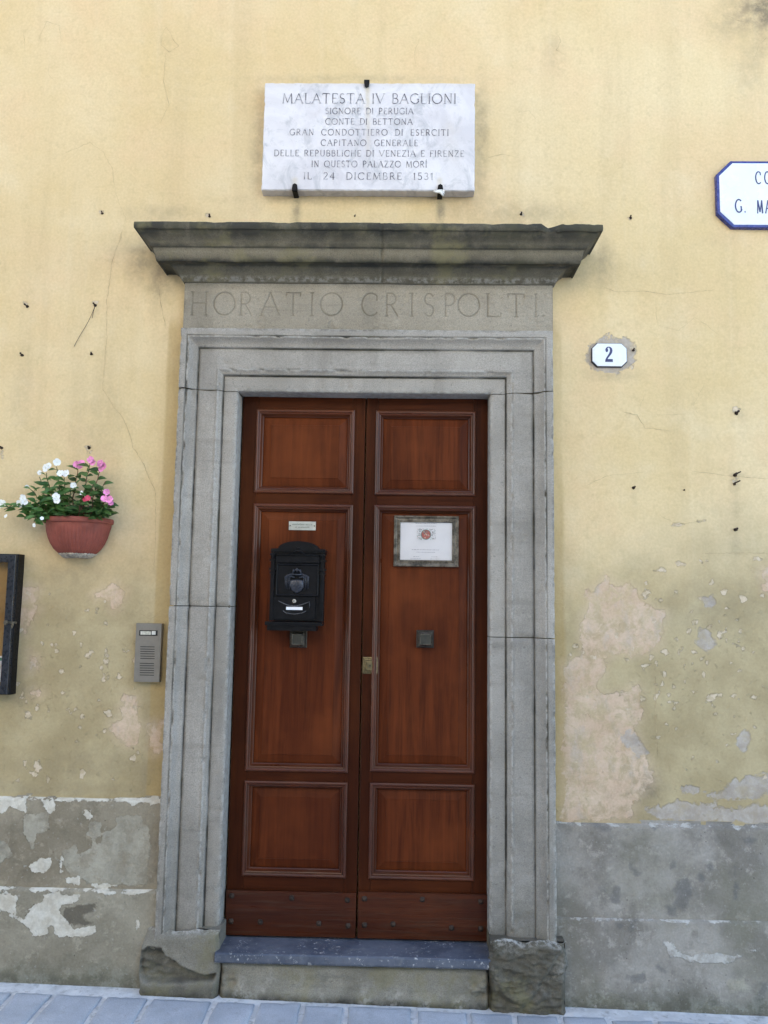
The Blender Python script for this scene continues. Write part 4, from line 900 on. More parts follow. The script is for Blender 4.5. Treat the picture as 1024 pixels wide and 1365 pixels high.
def mailbox():
    Y0 = YD+.0072                                   # the panel face behind it
    YF = Y0-.085
    t = empty('mailbox'); 
    q = lambda x, y, Y=YF: XZ(340+x/7.18, 680+y/7.18, Y)
    xl, xr = q(165, 700)[0], q(645, 700)[0]; zs = q(400, 380)[1]; ztop = q(400, 296)[1]; zb = q(400, 1062)[1]; zbb = q(400, 1155)[1]
    t.location = ((xl+xr)/2, Y0, zbb); cx = (xl+xr)/2
    tag(t, 'black cast metal letter box with arched lid and crest hung on the left door leaf', 'mailbox')
    # body
    bm = bmesh.new(); box(bm, xl, xr, YF+.008, Y0, zb, zs)
    out(bm, 'body', M_IR, t, False, .003, 2)
    # arched lid
    bm = bmesh.new(); hw = (xr-xl)/2
    def arch(ins, up=0.0):
        p = [(xl-.010+ins, zs-.012+ins*.5), (xl-.010+ins, zs+.004+up)]
        R0 = hw*.80-ins
        p += [(cx+R0*math.cos(R_(a)), zs+.006+(ztop-zs-.006-ins)*math.sin(R_(a))) for a in range(180, -1, -10)]
        p += [(xr+.010-ins, zs+.004+up), (xr+.010-ins, zs-.012+ins*.5)]
        return p
    prism(bm, arch(0), YF, Y0); out(bm, 'lid', M_IR, t, False, .004, 2)
    bm = bmesh.new(); prism(bm, arch(.012), YF-.004, YF+.001); 
    out(bm, 'pediment', M_IR, t, False, .002, 2)
    # scroll on the pediment
    bm = bmesh.new(); zc = q(400, 405)[1]
    for s in (-1, 1):
        tube(bm, [(cx+s*k*.0055, YF-.005, zc+.010*math.cos(k*.42)-.002) for k in range(8)], [.0035, .0035, .003, .003, .0025, .002, .002, .0015], 7)
    pr = [(cx+.010*math.cos(a), YF-.006, zc+.012+.007*math.sin(a)) for a in [2*math.pi*k/14 for k in range(15)]]; tube(bm, pr, .0025, 6)
    tube(bm, [(xl+.012, YF-.004, q(400, 432)[1]), (xr-.012, YF-.004, q(400, 432)[1])], .0022, 6)
    out(bm, 'scroll', M_IR, t, True)
    # slot flap
    bm = bmesh.new(); za, zb2 = q(400, 436)[1], q(400, 502)[1]
    box(bm, xl+.014, xr-.014, YF-.003, YF+.009, zb2, za-.004); box(bm, cx-.014, cx+.014, YF-.007, YF-.002, zb2-.002, zb2+.004)
    out(bm, 'slot_flap', M_IR, t, False, .0018, 2)
    # side pilasters with little caps
    for x in (xl, xr):
        bm = bmesh.new(); box(bm, x-.008, x+.008, YF-.004, YF+.03, zb, zs-.014)
        for zz, e in ((q(0, 420)[1], .0115), (q(0, 475)[1], .0125), (q(0, 560)[1], .014), (q(0, 595)[1], .0115)): box(bm, x-e, x+e, YF-.009, YF+.03, zz-.005, zz+.004)
        tube(bm, [(x-.004, YF-.008, q(0, 425)[1]), (x+.003, YF-.011, q(0, 445)[1]), (x-.002, YF-.011, q(0, 470)[1])], .003, 6)
        out(bm, 'pilaster', M_IR, t, False, .0012, 1)
    # front panel with crest
    bm = bmesh.new(); z1, z0 = q(400, 515)[1], q(400, 822)[1]
    frame_sweep(bm, xl+.016, xr-.016, z0, z1, [(0, YF+.009), (0, YF-.001), (.003, YF-.0025), (.006, YF-.001), (.008, YF+.004)])
    loops(bm, [rloop(xl+.022, xr-.022, z0+.006, z1-.006, YF+.0035), rloop(xl+.024, xr-.024, z0+.008, z1-.008, YF+.0035)])
    out(bm, 'front_panel', M_IR, t)
    bm = bmesh.new(); c0, zc = cx-.002, q(0, 680)[1]; s_ = .00136
    pt = lambda a, b, yy=YF-.003: (c0+(a-385)*s_*.1392/.1392*1.0*.455*.00326/.00326*1, yy, zc-(b-680)*.000455)
    pt = lambda a, b, yy=YF-.002: (c0+(a-385)*.000455, yy, zc-(b-680)*.000455)
    shield = [pt(320, 665), pt(385, 655), pt(450, 665), pt(455, 720), pt(430, 765), pt(385, 790), pt(340, 765), pt(315, 720)]
    loops(bm, [[(x, YF+.005, z) for x, y, z in shield], [(x, YF-.001, z) for x, y, z in shield], [(c0+(x-c0)*.82, YF-.0045, zc-.018+(z-zc+.018)*.82) for x, y, z in shield]])
    tube(bm, [pt(385, 660, YF-.004), pt(385, 780, YF-.004)], .0018, 6); tube(bm, [pt(325, 715, YF-.004), pt(447, 715, YF-.004)], .0018, 6)
    for s in (-1, 1):                                # mantle on both sides, folded like drapery
        for k, dx in enumerate((70, 85, 100, 112)):
            tube(bm, [pt(385+s*(dx*.45), 612+k*5), pt(385+s*dx*.8, 606+k*4, YF-.005), pt(385+s*dx, 622+k*4, YF-.004), pt(385+s*(dx-4), 680), pt(385+s*dx*1.0, 760-k*6)], [.002, .0028, .0026, .0022, .0012], 6)
        tube(bm, [pt(385+s*20, 640), pt(385+s*55, 632, YF-.006), pt(385+s*80, 648)], .0026, 6)
    tube(bm, [pt(345, 610, YF-.005), pt(350, 580, YF-.007), pt(385, 560, YF-.008), pt(420, 580, YF-.007), pt(425, 610, YF-.005)], .003, 6); tube(bm, [pt(335, 612, YF-.006), pt(435, 612, YF-.006)], .0032, 6)
    for a in (352, 385, 418): tube(bm, [pt(a, 590, YF-.006), pt(a, 548 if a == 385 else 562, YF-.006)], [.0035, .0024], 6)
    out(bm, 'crest', m_plain('highlit_black_iron', (.045, .047, .058), .34, .5, .3, 60), t, True)  # crest paler than the box: highlights painted into the iron colour
    # lower door with lock, handle curve and card
    bm = bmesh.new(); z1, z0 = q(400, 834)[1], q(400, 1045)[1]; xa, xb = q(178, 0)[0], q(598, 0)[0]
    box(bm, xa, xb, YF-.002, YF+.009, z0, z1); out(bm, 'door', M_IR, t, False, .002, 2)
    bm = bmesh.new()
    tube(bm, [(*[q(a, b)[0]], YF-.005, q(a, b)[1]) for a, b in ((225, 868), (265, 888), (310, 908), (375, 918), (440, 908), (490, 890), (522, 878), (524, 910), (522, 938))], [.0012, .002, .0022, .0022, .0022, .002, .002, .0016, .001], 6)
    tube(bm, [(q(a, b)[0], YF-.004, q(a, b)[1]) for a, b in ((270, 962), (300, 985), (380, 996), (450, 985), (490, 965))], .0018, 6)
    out(bm, 'door_handle', m_plain('pale_edge_iron', (.10, .10, .105), .35, .6, .3, 60), t, True)  # handle in paler iron than the box
    bm = bmesh.new(); x, z = q(378, 870); disc(bm, x, z, .0085, YF-.008, YF, 18); disc(bm, x, z, .0055, YF-.0095, YF-.0075, 14); box(bm, x-.0008, x+.0008, YF-.0099, YF-.009, z-.004, z+.004, 1)
    out(bm, 'box_lock', [m_plain('chrome', (.55, .54, .52), .25, .9, .1), M_BLK], t)
    bm = bmesh.new(); a, b = q(300, 925), q(455, 956); box(bm, a[0], b[0], YF-.0035, YF-.0018, b[1], a[1]); out(bm, 'name_card', M_PAP, t)
    # base tray
    bm = bmesh.new(); a, b = q(97, 1062)[0], q(645, 1062)[0]
    box(bm, a, b, YF-.008, Y0, q(0, 1098)[1], q(0, 1064)[1]); box(bm, q(150, 0)[0], q(590, 0)[0]+.010, YF, Y0, zbb, q(0, 1098)[1]-.0005)
    out(bm, 'base_tray', M_IR, t, False, .0025, 2)
mailbox()

def notice():
    Y = YD+.0072; x0, x1, z0, z1 = rect(525.5, 687, 611.5, 756, Y-.018); t = empty('framed_notice', ((x0+x1)/2, Y, z0))
    tag(t, 'white paper notice with small round picture, grey framed, on right door leaf', 'notice')
    bm = bmesh.new(); d = .027
    frame_sweep(bm, x0, x1, z0, z1, [(0, Y), (0, Y-.016), (.002, Y-.0185), (.006, Y-.0185), (.009, Y-.015), (.014, Y-.012), (.019, Y-.013), (.022, Y-.016), (.026, Y-.016), (d+.002, Y-.013), (d+.002, Y-.006)])
    M = Mat('silvered_wood', .45, .4)
    n = M.noise(1, 6, .7, M.mp((30, 20, 30))); c = M.mix(M.rng(n, .35, .65), (.034, .026, .017), (.185, .155, .115)); M.done(c, None, M.bump(n, .001, .6), .25)
    out(bm, 'picture_frame', M.m, t)
    a, b, c0, c1 = x0+d, x1-d, z0+d, z1-d; bm = bmesh.new(); YP = Y-.0075
    box(bm, a-.003, b+.003, YP, YP+.003, c0-.003, c1+.003); pp = out(bm, 'paper', M_PAP, t)
    W, H = b-a, c1-c0; bm = bmesh.new(); random.seed(6)
    fx = lambda u: a+W*u; fz = lambda v: c0+H*(1-v)
    def words(u0, u1, v, h, wd):
        x = fx(u0); zz = fz(v)
        while x < fx(u1):
            l = random.uniform(.0035, .011)
            ribbon(bm, [(x, zz), (min(x+l, fx(u1)), zz)], wd, YP-.0002)
            for k in range(int(l/.0022)):
                if random.random() < .6: ribbon(bm, [(x+k*.0022, zz-.0008), (x+k*.0022, zz+random.uniform(.0012, .0026))], .0006, YP-.0003)
            x += l+.0022
    words(.29, .69, .035, 0, .0016); words(.31, .68, .105, 0, .0012)
    words(.23, .75, .72, 0, .0016); words(.31, .67, .785, 0, .0014); words(.26, .36, .90, 0, .0016); words(.60, .72, .90, 0, .0016); words(.21, .40, .955, 0, .0010); words(.58, .77, .955, 0, .0010)
    out(bm, 'printing', m_plain('pale_print', (.34, .33, .38), .8), t)
    # the small picture: patterned side bars and a red and green roundel
    bm = bmesh.new(); cx, cz = fx(.495), fz(.325); r = H*.135
    for k in range(320):
        u = random.uniform(.325, .675); v = random.uniform(.17, .46); X, Z = fx(u), fz(v)
        if math.hypot(X-cx, Z-cz) < r*1.1: continue
        if .41 < u < .58 and random.random() < .5: continue
        s = random.uniform(.0009, .0019); y = YP-.0002-.000003*k
        vv = [bm.verts.new((X+s*math.cos(q_), y, Z+s*math.sin(q_))) for q_ in (0, 1.57, 3.14, 4.71)]
        f = bm.faces.new(vv[::-1]); f.material_index = random.choice((0, 0, 1, 2))
    def dsc(X, Z, rr, y, mi):
        vv = [bm.verts.new((X+rr*math.cos(2*math.pi*k/20), y, Z+rr*math.sin(2*math.pi*k/20))) for k in range(20)]; bm.faces.new(vv[::-1]).material_index = mi
    for k in range(20): pass
    dsc(cx, cz, r, YP-.0013, 0); dsc(cx, cz, r*.86, YP-.0015, 3)
    for k in range(26):
        an = random.uniform(0, 6.28); q_ = random.uniform(0, r*.68); dsc(cx+q_*math.cos(an), cz+q_*math.sin(an), random.uniform(.0012, .0032), YP-.0017-.00002*k, random.choice((0, 1, 2, 3, 4, 4)))
    out(bm, 'picture', [m_plain('print_green', (.16, .27, .26), .8), m_plain('print_dark', (.16, .17, .19), .8), m_plain('print_rose', (.42, .17, .17), .8), m_plain('print_red', (.46, .15, .13), .8), m_plain('print_cream', (.62, .55, .45), .8)], t)
    # pane of glass
    g = bpy.data.materials.new('thin_glass'); g.use_nodes = True; n = g.node_tree; n.nodes.clear(); oo = n.nodes.new('ShaderNodeOutputMaterial'); mx = n.nodes.new('ShaderNodeMixShader'); tr = n.nodes.new('ShaderNodeBsdfTransparent'); gl = n.nodes.new('ShaderNodeBsdfGlossy'); fr = n.nodes.new('ShaderNodeFresnel'); fr.inputs[0].default_value = 1.35; gl.inputs['Roughness'].default_value = .03
    nn = n.nodes.new('ShaderNodeTexNoise'); nn.inputs['Scale'].default_value = 6; rm = n.nodes.new('ShaderNodeMapRange'); rm.inputs[3].default_value = .02; rm.inputs[4].default_value = .07
    n.links.new(nn.outputs[0], rm.inputs[0]); n.links.new(rm.outputs[0], gl.inputs['Roughness'])
    n.links.new(fr.outputs[0], mx.inputs[0]); n.links.new(tr.outputs[0], mx.inputs[1]); n.links.new(gl.outputs[0], mx.inputs[2]); n.links.new(mx.outputs[0], oo.inputs[0])
    global M_GLASS; M_GLASS = g
    bm = bmesh.new(); vv = [bm.verts.new(p) for p in rloop(a-.001, b+.001, c0-.001, c1+.001, YP-.0038)]; bm.faces.new(vv); out(bm, 'glass_pane', g, t)
notice()

# ================================================================== THINGS ON THE WALL
def plaque():
    YFp = -.058; x0, x1, z0, z1 = -.653, .3065, 1.842, 2.357
    t = empty('marble_plaque', ((x0+x1)/2, 0, z0)); tag(t, 'white marble plaque with carved Italian inscription above the doorway', 'plaque')
    n = 60; pts = []; rnd = random.Random(9)
    def side(a, b, m):
        for k in range(m): pts.append((a[0]+(b[0]-a[0])*k/m+rnd.uniform(-.0012, .0012), a[1]+(b[1]-a[1])*k/m+rnd.uniform(-.0012, .0012)))
    side((x0, z0), (x1, z0), 60); side((x1, z0), (x1, z1), 36); side((x1, z1), (x0, z1), 60); side((x0, z1), (x0, z0), 36)
    # small nicks in the left and right edges
    pts = [((p[0]+.006, p[1]) if abs(p[0]-x0) < .003 and abs(p[1]-XZ(350, 138, YFp)[1]) < .008 else (p[0]-.006, p[1]) if abs(p[0]-x1) < .003 and abs(p[1]-XZ(634, 140, YFp)[1]) < .008 else p) for p in pts]
    cx, cz = (x0+x1)/2, (z0+z1)/2
    # front sheet as a dense grid so stains sit on it
    X, Z = lattice(x0+.004, x1-.004, z0+.004, z1-.004, .008)
    ru = np.zeros(X.shape)
    for (a, b), (c2, d2), s, wd in (((490, 116), (491, 200), .85, 3.2), ((393, 240), (394, 252), .6, 4), ((586, 240), (587, 252), .6, 4), ((600, 170), (605, 250), .18, 12)):
        p, q_ = XZ(a, b, YFp), XZ(c2, d2, YFp); ex, ez = q_[0]-p[0], q_[1]-p[1]; tt = np.clip(((X-p[0])*ex+(Z-p[1])*ez)/(ex*ex+ez*ez), 0, 1)
        ru = np.maximum(ru, s*(1-.75*tt)*np.exp(-(np.hypot(X-p[0]-tt*ex, Z-p[1]-tt*ez)/(wd*.00326))**2))
    ru = np.maximum(ru, .25*np.clip(1-(z1-Z)/.03, 0, 1))
    me = grid_mesh('slab', X, np.full(X.shape, YFp)+fbm(X, Z, 4, 131, 3)*.002, Z, None, {'rust': ru})
    bm = bmesh.new(); bm.from_mesh(me)
    L = [[(x, .0, z) for x, z in pts], [(x, YFp+.004, z) for x, z in pts], [(x+.0045*(-1 if x > cx else 1)*(abs(x-cx) > (x1-x0)/2-.003), YFp+.0004, z+.0045*(-1 if z > cz else 1)*(abs(z-cz) > (z1-z0)/2-.003)) for x, z in pts]]
    loops(bm, L, True)
    sl = out(bm, 'slab', M_MAR, t)
    ML = Mat('worn_lettering', .85, .2); ML.done(ML.mix(ML.rng(ML.noise(42, 4, .7), .42, .66), (.095, .09, .105), (.42, .41, .42))); mt = ML.m
    for s, xa, xb, ya, yb, g, sp, wd in (('MALATESTA IV BAGLIONI', 377, 608, 125, 138, .17, .55, .0036), ('SIGNORE DI PERUGIA', 434, 551, 144.3, 152.2, .2, .7, .0027), ('CONTE DI BETTONA', 434, 550, 158.3, 166.2, .2, .7, .0027), ('GRAN CONDOTTIERO DI ESERCITI', 386.5, 598, 172.6, 180.6, .27, 1.0, .0027), ('CAPITANO GENERALE', 428, 557, 186.6, 194.6, .25, 1.1, .0027), ('DELLE REPUBBLICHE DI VENEZIA E FIRENZE', 365.6, 618.5, 200.6, 208.6, .22, .62, .0027), ('IN QUESTO PALAZZO MORJ', 415.5, 569, 214.8, 223, .22, .7, .0027), ('IL 24 DICEMBRE 1531', 405, 577.5, 230.4, 239.4, .27, 1.2, .0030)):
        p0 = XZ((xa+xb)/2, yb, YFp); p1 = XZ((xa+xb)/2, ya, YFp); a = XZ(xa, (ya+yb)/2, YFp)[0]; b = XZ(xb, (ya+yb)/2, YFp)[0]
        bm = bmesh.new(); text_line(bm, s, a, b, p0[1], p1[1], YFp-.0016, wd, g, sp, .10)
        out(bm, 'inscription_line', mt, t)
    for px, py, up in ((489, 114, 1), (393, 253, 0), (587, 253, 0)):
        X, Z = XZ(px, py, YFp-.008); bm = bmesh.new(); w_ = .0125
        zz = z1 if up else z0; s = 1 if up else -1
        # a hook: strap over the edge and a rounded claw on the face
        lo, hi = sorted((zz-s*.014, zz+s*.010)); pz = [(X-w_, lo), (X+w_, lo), (X+w_, hi), (X-w_, hi)]
        prism(bm, [(X-w_, zz-s*.004), (X-w_*.8, zz-s*.020), (X, zz-s*.026), (X+w_*.8, zz-s*.020), (X+w_, zz-s*.004), (X+w_, zz+s*.008), (X-w_, zz+s*.008)], YFp-.012, YFp-.0028)
        a_, b_ = sorted((zz+s*.0025, zz+s*.010)); box(bm, X-w_*.9, X+w_*.9, YFp-.003, .01, a_, b_)
        out(bm, 'clamp', M_IR, t, False, .003, 2)
    # loose end of string tied round the right-hand clamp
    X, Z = XZ(587, 256, YFp-.016); bm = bmesh.new(); y = YFp-.017
    lp = [(X+.016*math.cos(a), y+.006*abs(math.sin(a))-.002, Z+.004+.006*math.sin(a)) for a in [2*math.pi*k/14 for k in range(15)]]
    tube(bm, lp, .0036, 6)
    tube(bm, [(X-.028, y, Z+.004), (X-.016, y-.006, Z-.004), (X-.004, y-.007, Z-.003), (X+.004, y-.006, Z-.009), (X+.014, y-.002, Z-.020)], [.004, .0055, .0055, .005, .0045], 6)
    tube(bm, [(X+.020, y, Z-.008), (X+.010, y-.005, Z-.004), (X+.001, y-.008, Z-.003), (X-.010, y-.004, Z+.002)], [.0025, .0035, .004, .003], 6)
    o = out(bm, 'string', M_STR, None, True); tag(o, 'scrap of white string knotted round the lower right clamp of the marble plaque', 'string')
plaque()

def octagon(x0, x1, z0, z1, c): return [(x0+c, z0), (x1-c, z0), (x1, z0+c), (x1, z1-c), (x1-c, z1), (x0+c, z1), (x0, z1-c), (x0, z0+c)]
def enamel(name, x0, x1, z0, z1, c, border, dep, parent_label, cat, bulge=.004, edge_mat=None):
    t = empty(name, ((x0+x1)/2, 0, z0)); tag(t, parent_label, cat)
    bm = bmesh.new(); o8 = lambda i, y: [(x, y, z) for x, z in octagon(x0+i, x1-i, z0+i, z1-i, c-i*.41)]
    loops(bm, [o8(0, .01), o8(0, -dep+.004), o8(.002, -dep), o8(border, -dep-.0006)], True); out(bm, 'rim', edge_mat or M_ENB, t)
    bm = bmesh.new(); L = [o8(border, -dep), o8(border, -dep-.0014), o8(border+.006, -dep-.0014-bulge*.5), o8(border+.016, -dep-.0014-bulge*.85), o8(border+.03, -dep-.0014-bulge)]
    loops(bm, L, True); out(bm, 'enamel_face', M_ENW, t)
    return t, -dep-.0014-bulge
def number_sign():
    x0, z1 = XZ(788.5, 457, -.012); x1, z0 = XZ(836.5, 489.5, -.012)
    t, y = enamel('house_number', x0, x1, z0, z1, .024, .0035, .013, 'small octagonal white enamel house number 2 right of the doorway', 'house number', .002, m_plain('dark_rim', (.03, .032, .05), .4))
    bm = bmesh.new(); X0, Z1 = XZ(806.3, 462, y); X1, Z0 = XZ(817.3, 482.5, y); W, H = X1-X0, Z1-Z0
    f = lambda u, v: (X0+W*u, Z0+H*v)
    # Didone 2: closed outline with a ball at the left, a thick right bowl and a heavy foot
    P2 = [(.08, .72), (.06, .80), (.14, .91), (.30, .98), (.50, 1.0), (.72, .97), (.88, .89), (.95, .76), (.92, .63), (.80, .51), (.60, .38), (.40, .25), (.34, .19), (.97, .19), (.99, .0), (.02, .0), (.03, .12), (.16, .27), (.36, .42), (.54, .57), (.63, .72), (.62, .86), (.50, .93), (.40, .93), (.34, .87), (.40, .80), (.40, .71), (.30, .64), (.16, .64)]
    from mathutils.geometry import tessellate_polygon
    vv = [bm.verts.new((f(u, v)[0], y-.0006, f(u, v)[1])) for u, v in P2]
    for tri in tessellate_polygon([[Vector((u, v, 0)) for u, v in P2]]): bm.faces.new([vv[i] for i in tri])
    out(bm, 'numeral', M_INKB, t)
number_sign()
def street_sign():
    x0, z1 = XZ(955, 214, -.03)[0], XZ(1000, 213.5, -.03)[1]; z0 = XZ(1000, 302.5, -.03)[1]
    x1 = x0+.62
    t, y = enamel('street_sign', x0, x1, z0, z1, .066, .0125, .024, 'white enamel street sign with blue rim and cut corners at the right edge', 'street sign', .004)
    def put(c, xa, xb, ya, yb, wd):
        a, zt = XZ(xa, ya, y); b, zb = XZ(xb, yb, y); bm = bmesh.new()
        for pts, k in strokes(c, a, b, zb, zt, .045): ribbon(bm, pts, wd*(.5+.5*k), y-.0006)
        out(bm, 'letter', M_INKB, t)
    put('C', 1007, 1014.5, 229, 245, .0055); put('O', 1019, 1027, 229, 245, .0055)
    put('G', 980, 989, 266, 283, .0062); put('.', 991, 995, 266, 283, .006); put('M', 1009, 1017, 267, 284, .0062); put('A', 1020, 1028, 267, 284, .0062)
street_sign()

def intercom():
    dep = .030; x0, x1 = XZ(180, 870, -dep)[0], XZ(214, 870, -dep)[0]; z1 = XZ(197, 831, -dep)[1]; z0 = XZ(195, 909, -dep)[1]
    t = empty('intercom', ((x0+x1)/2, 0, z0)); tag(t, 'grey metal door intercom with slotted speaker left of the doorway', 'intercom')
    bm = bmesh.new(); box(bm, x0, x1, -dep, .012, z0, z1); out(bm, 'housing', M_ALU, t, False, .0035, 3)
    bm = bmesh.new()
    for base in (862.2, 884.3):
        for k in range(6):
            a, za = XZ(187.2-(base > 870)*.7, base+k*3.12-.62, -dep); b, zb = XZ(206.2-(base > 870)*.9, base+k*3.12+.62, -dep)
            box(bm, a, b, -dep-.0004, -dep+.002, zb, za)
    out(bm, 'speaker_grille', M_BLK, t)
    bm = bmesh.new(); a, za = XZ(186, 840, -dep); b, zb = XZ(210, 847.6, -dep); box(bm, a, b, -dep-.0012, -dep+.002, zb, za); cp = out(bm, 'call_panel', M_BLK, t, False, .0006, 1)
    bm = bmesh.new(); a, za = XZ(187.6, 841.3, -dep); b, zb = XZ(201.2, 846.2, -dep); box(bm, a, b, -dep-.0020, -dep-.0008, zb, za)
    out(bm, 'name_label', m_plain('label_paper', (.5, .48, .40), .5, 0, .3, 120), t)
    bm = bmesh.new(); a, za = XZ(202.8, 841.2, -dep); b, zb = XZ(207.6, 846.0, -dep); box(bm, a, b, -dep-.004, -dep-.0008, zb, za)
    out(bm, 'call_button', m_plain('ivory_plastic', (.62, .60, .53), .4, 0, .05), t, False, .001, 2)
intercom()

def display_case():
    dep = .075; xr = XZ(21, 760, -dep)[0]; z1 = XZ(10, 738, -dep)[1]; z0 = XZ(6, 927, -dep)[1]; x0 = xr-.52
    t = empty('display_case', ((x0+xr)/2, 0, z0)); tag(t, 'black framed wall display case cut off at the left edge below the flower pot', 'display case')
    bm = bmesh.new(); frame_sweep(bm, x0, xr, z0, z1, [(0, .01), (0, -dep+.022), (.004, -dep+.020), (.010, -dep+.020), (.010, -.012)])
    out(bm, 'case_body', M_IR, t)
    bm = bmesh.new(); frame_sweep(bm, x0+.001, xr-.0035, z0+.004, z1-.004, [(0, -dep+.0185), (0, -dep+.001), (.002, -dep-.001), (.030, -dep-.001), (.032, -dep+.001), (.034, -dep+.0185)])
    out(bm, 'glazed_door', m_plain('blue_black_paint', (.020, .023, .030), .32, .3, .3, 30), t)
    bm = bmesh.new(); box(bm, x0+.011, xr-.011, -.014, -.004, z0+.011, z1-.011); M = Mat('pinned_board', .8, .2)
    n = M.noise(5, 5, .6); M.done(M.mix(M.rng(n, .35, .65), (.30, .17, .06), (.42, .27, .11)), None, M.bump(M.noise(200, 2), .001, .5))
    out(bm, 'backboard', M.m, t)
    bm = bmesh.new(); a, b = xr-.30, xr-.058
    box(bm, a, b, -.016, -.0142, z0+.05, z0+.16); box(bm, a, b+.004, -.0175, -.0162, z0+.14, z0+.152, 1); box(bm, a, b-.01, -.0175, -.0162, z0+.105, z0+.118, 2)
    out(bm, 'leaflet', [M_PAP, m_plain('leaflet_green', (.10, .23, .15), .7), m_plain('leaflet_grey', (.35, .36, .38), .7)], t)
    bm = bmesh.new(); vv = [bm.verts.new(p) for p in rloop(x0+.030, xr-.034, z0+.033, z1-.033, -dep+.008)]; bm.faces.new(vv); out(bm, 'glass_pane', M_GLASS, t)
    bm = bmesh.new(); X, Z = XZ(14, 830, -dep); box(bm, X-.020, X+.028, -dep-.006, -dep-.0015, Z-.004, Z+.005); disc(bm, X-.014, Z+.0005, .010, -dep-.013, -dep-.005, 14)
    tube(bm, [(X+.016, -dep-.009, Z), (X+.018, -dep-.012, Z-.012), (X+.014, -dep-.011, Z-.022), (X+.010, -dep-.009, Z-.012), (X+.011, -dep-.008, Z)], .0026, 6)
    out(bm, 'hasp', M_PEW, t, False)
display_case()

# ------------------------------------------------------------------ flower pot and plants
PX, PZ1 = XZ(103.5, 688, -.08)[0]-.018, XZ(103.5, 688, -.14)[1]
PZ0 = XZ(107, 741, -.07)[1]; PR = .147
def pot():
    t = empty('flower_pot', (PX, 0, PZ0)); tag(t, 'ribbed terracotta coloured half round wall pot of white and pink flowers', 'flower pot')
    bm = bmesh.new(); H = PZ1-PZ0; NA = 96
    prof = [(.22, 0), (.36, .005), (.46, .03), (.58, .09), (.70, .19), (.805, .33), (.88, .48), (.93, .64), (.955, .78), (.962, .86)]
    def ring(r, v, rib):
        q = []
        for k in range(NA+1):
            a = math.pi*k/NA; rr = PR*r*(1-rib*(.5+.5*math.cos(a*52)))
            q.append((PX-rr*math.cos(a), -.003-rr*.98*math.sin(a), PZ0+H*v))
        return q
    ls = [ring(r, v, .040 if .08 < v < .78 else 0) for r, v in prof]
    vs = [[bm.verts.new(p) for p in l] for l in ls]
    for A, B in zip(vs, vs[1:]):
        for k in range(NA): bm.faces.new((A[k], A[k+1], B[k+1], B[k]))
    bm.faces.new(vs[0][::-1])
    out(bm, 'pot_body', M_TER, t, True)
    bm = bmesh.new(); ls = [ring(r, v, 0) for r, v in ((.945, .855), (1.0, .86), (1.015, .875), (1.02, .93), (1.01, .985), (.99, 1.0), (.955, 1.0), (.945, .98), (.94, .90))]
    vs = [[bm.verts.new(p) for p in l] for l in ls]
    for A, B in zip(vs, vs[1:]):
        for k in range(NA): bm.faces.new((A[k], A[k+1], B[k+1], B[k]))
    out(bm, 'rim', M_TER, t, True)
    bm = bmesh.new(); q = ring(.945, .90, 0); bm.faces.new([bm.verts.new(p) for p in q][::-1]); out(bm, 'soil', M_SOIL, t)
    # lime-crusted foot and wall bracket
    bm = bmesh.new(); ls = [ring(r, v, 0) for r, v in ((.30, -.035), (.40, -.03), (.43, -.012), (.47, .005), (.53, .05), (.55, .068), (.52, .070))]
    rnd = random.Random(1)
    ls = [[(x+rnd.uniform(-.0015, .0015), y-.002, z+rnd.uniform(-.003, .003)) for x, y, z in l] for l in ls]
    vs = [[bm.verts.new(p) for p in l] for l in ls]
    for A, B in zip(vs, vs[1:]):
        for k in range(NA): bm.faces.new((A[k], A[k+1], B[k+1], B[k]))
    bm.faces.new(vs[0][::-1]); out(bm, 'foot', M_LIME, t, True)
pot()
M_LEAF = None
def m_leaf(name, a, b):
    M = Mat(name, .42, .35); oi = M.t.nodes.new('ShaderNodeAttribute'); oi.attribute_name = 'tint'
    c = M.mix(oi.outputs['Fac'], a, b); c = M.mix(M.rng(M.noise(60, 3), .4, .7, 0, .35), c, tuple(.6*q for q in a))
    M.done(c, None, M.bump(M.noise(90, 3), .001, .5)); M.b.inputs['Transmission Weight'].default_value = 0
    tr = M.t.nodes.new('ShaderNodeBsdfTranslucent'); M.put(tr.inputs[0], tuple(min(1, 1.6*q) for q in b)); mx = M.t.nodes.new('ShaderNodeMixShader'); mx.inputs[0].default_value = .22
    M.t.links.new(M.b.outputs[0], mx.inputs[1]); M.t.links.new(tr.outputs[0], mx.inputs[2]); M.t.links.new(mx.outputs[0], M.o.inputs[0]); return M.m
M_LF = m_leaf('leaf_green', (.024, .075, .020), (.12, .24, .065)); M_LF2 = m_leaf('leaf_dark_green', (.022, .060, .018), (.10, .19, .055))
M_STEM = m_plain('stem_green', (.10, .11, .04), .6, 0, .3); M_STEM2 = m_plain('stem_red', (.12, .05, .03), .6, 0, .3)
M_WF = m_plain('white_petal', (.82, .83, .80), .6, 0, .06, 60, .3); M_PF = m_plain('pink_petal', (.80, .27, .50), .6, 0, .3, 45, .3); M_RF = m_plain('red_petal', (.60, .06, .12), .6, 0, .2)
M_YC = m_plain('flower_eye', (.45, .42, .12), .7)
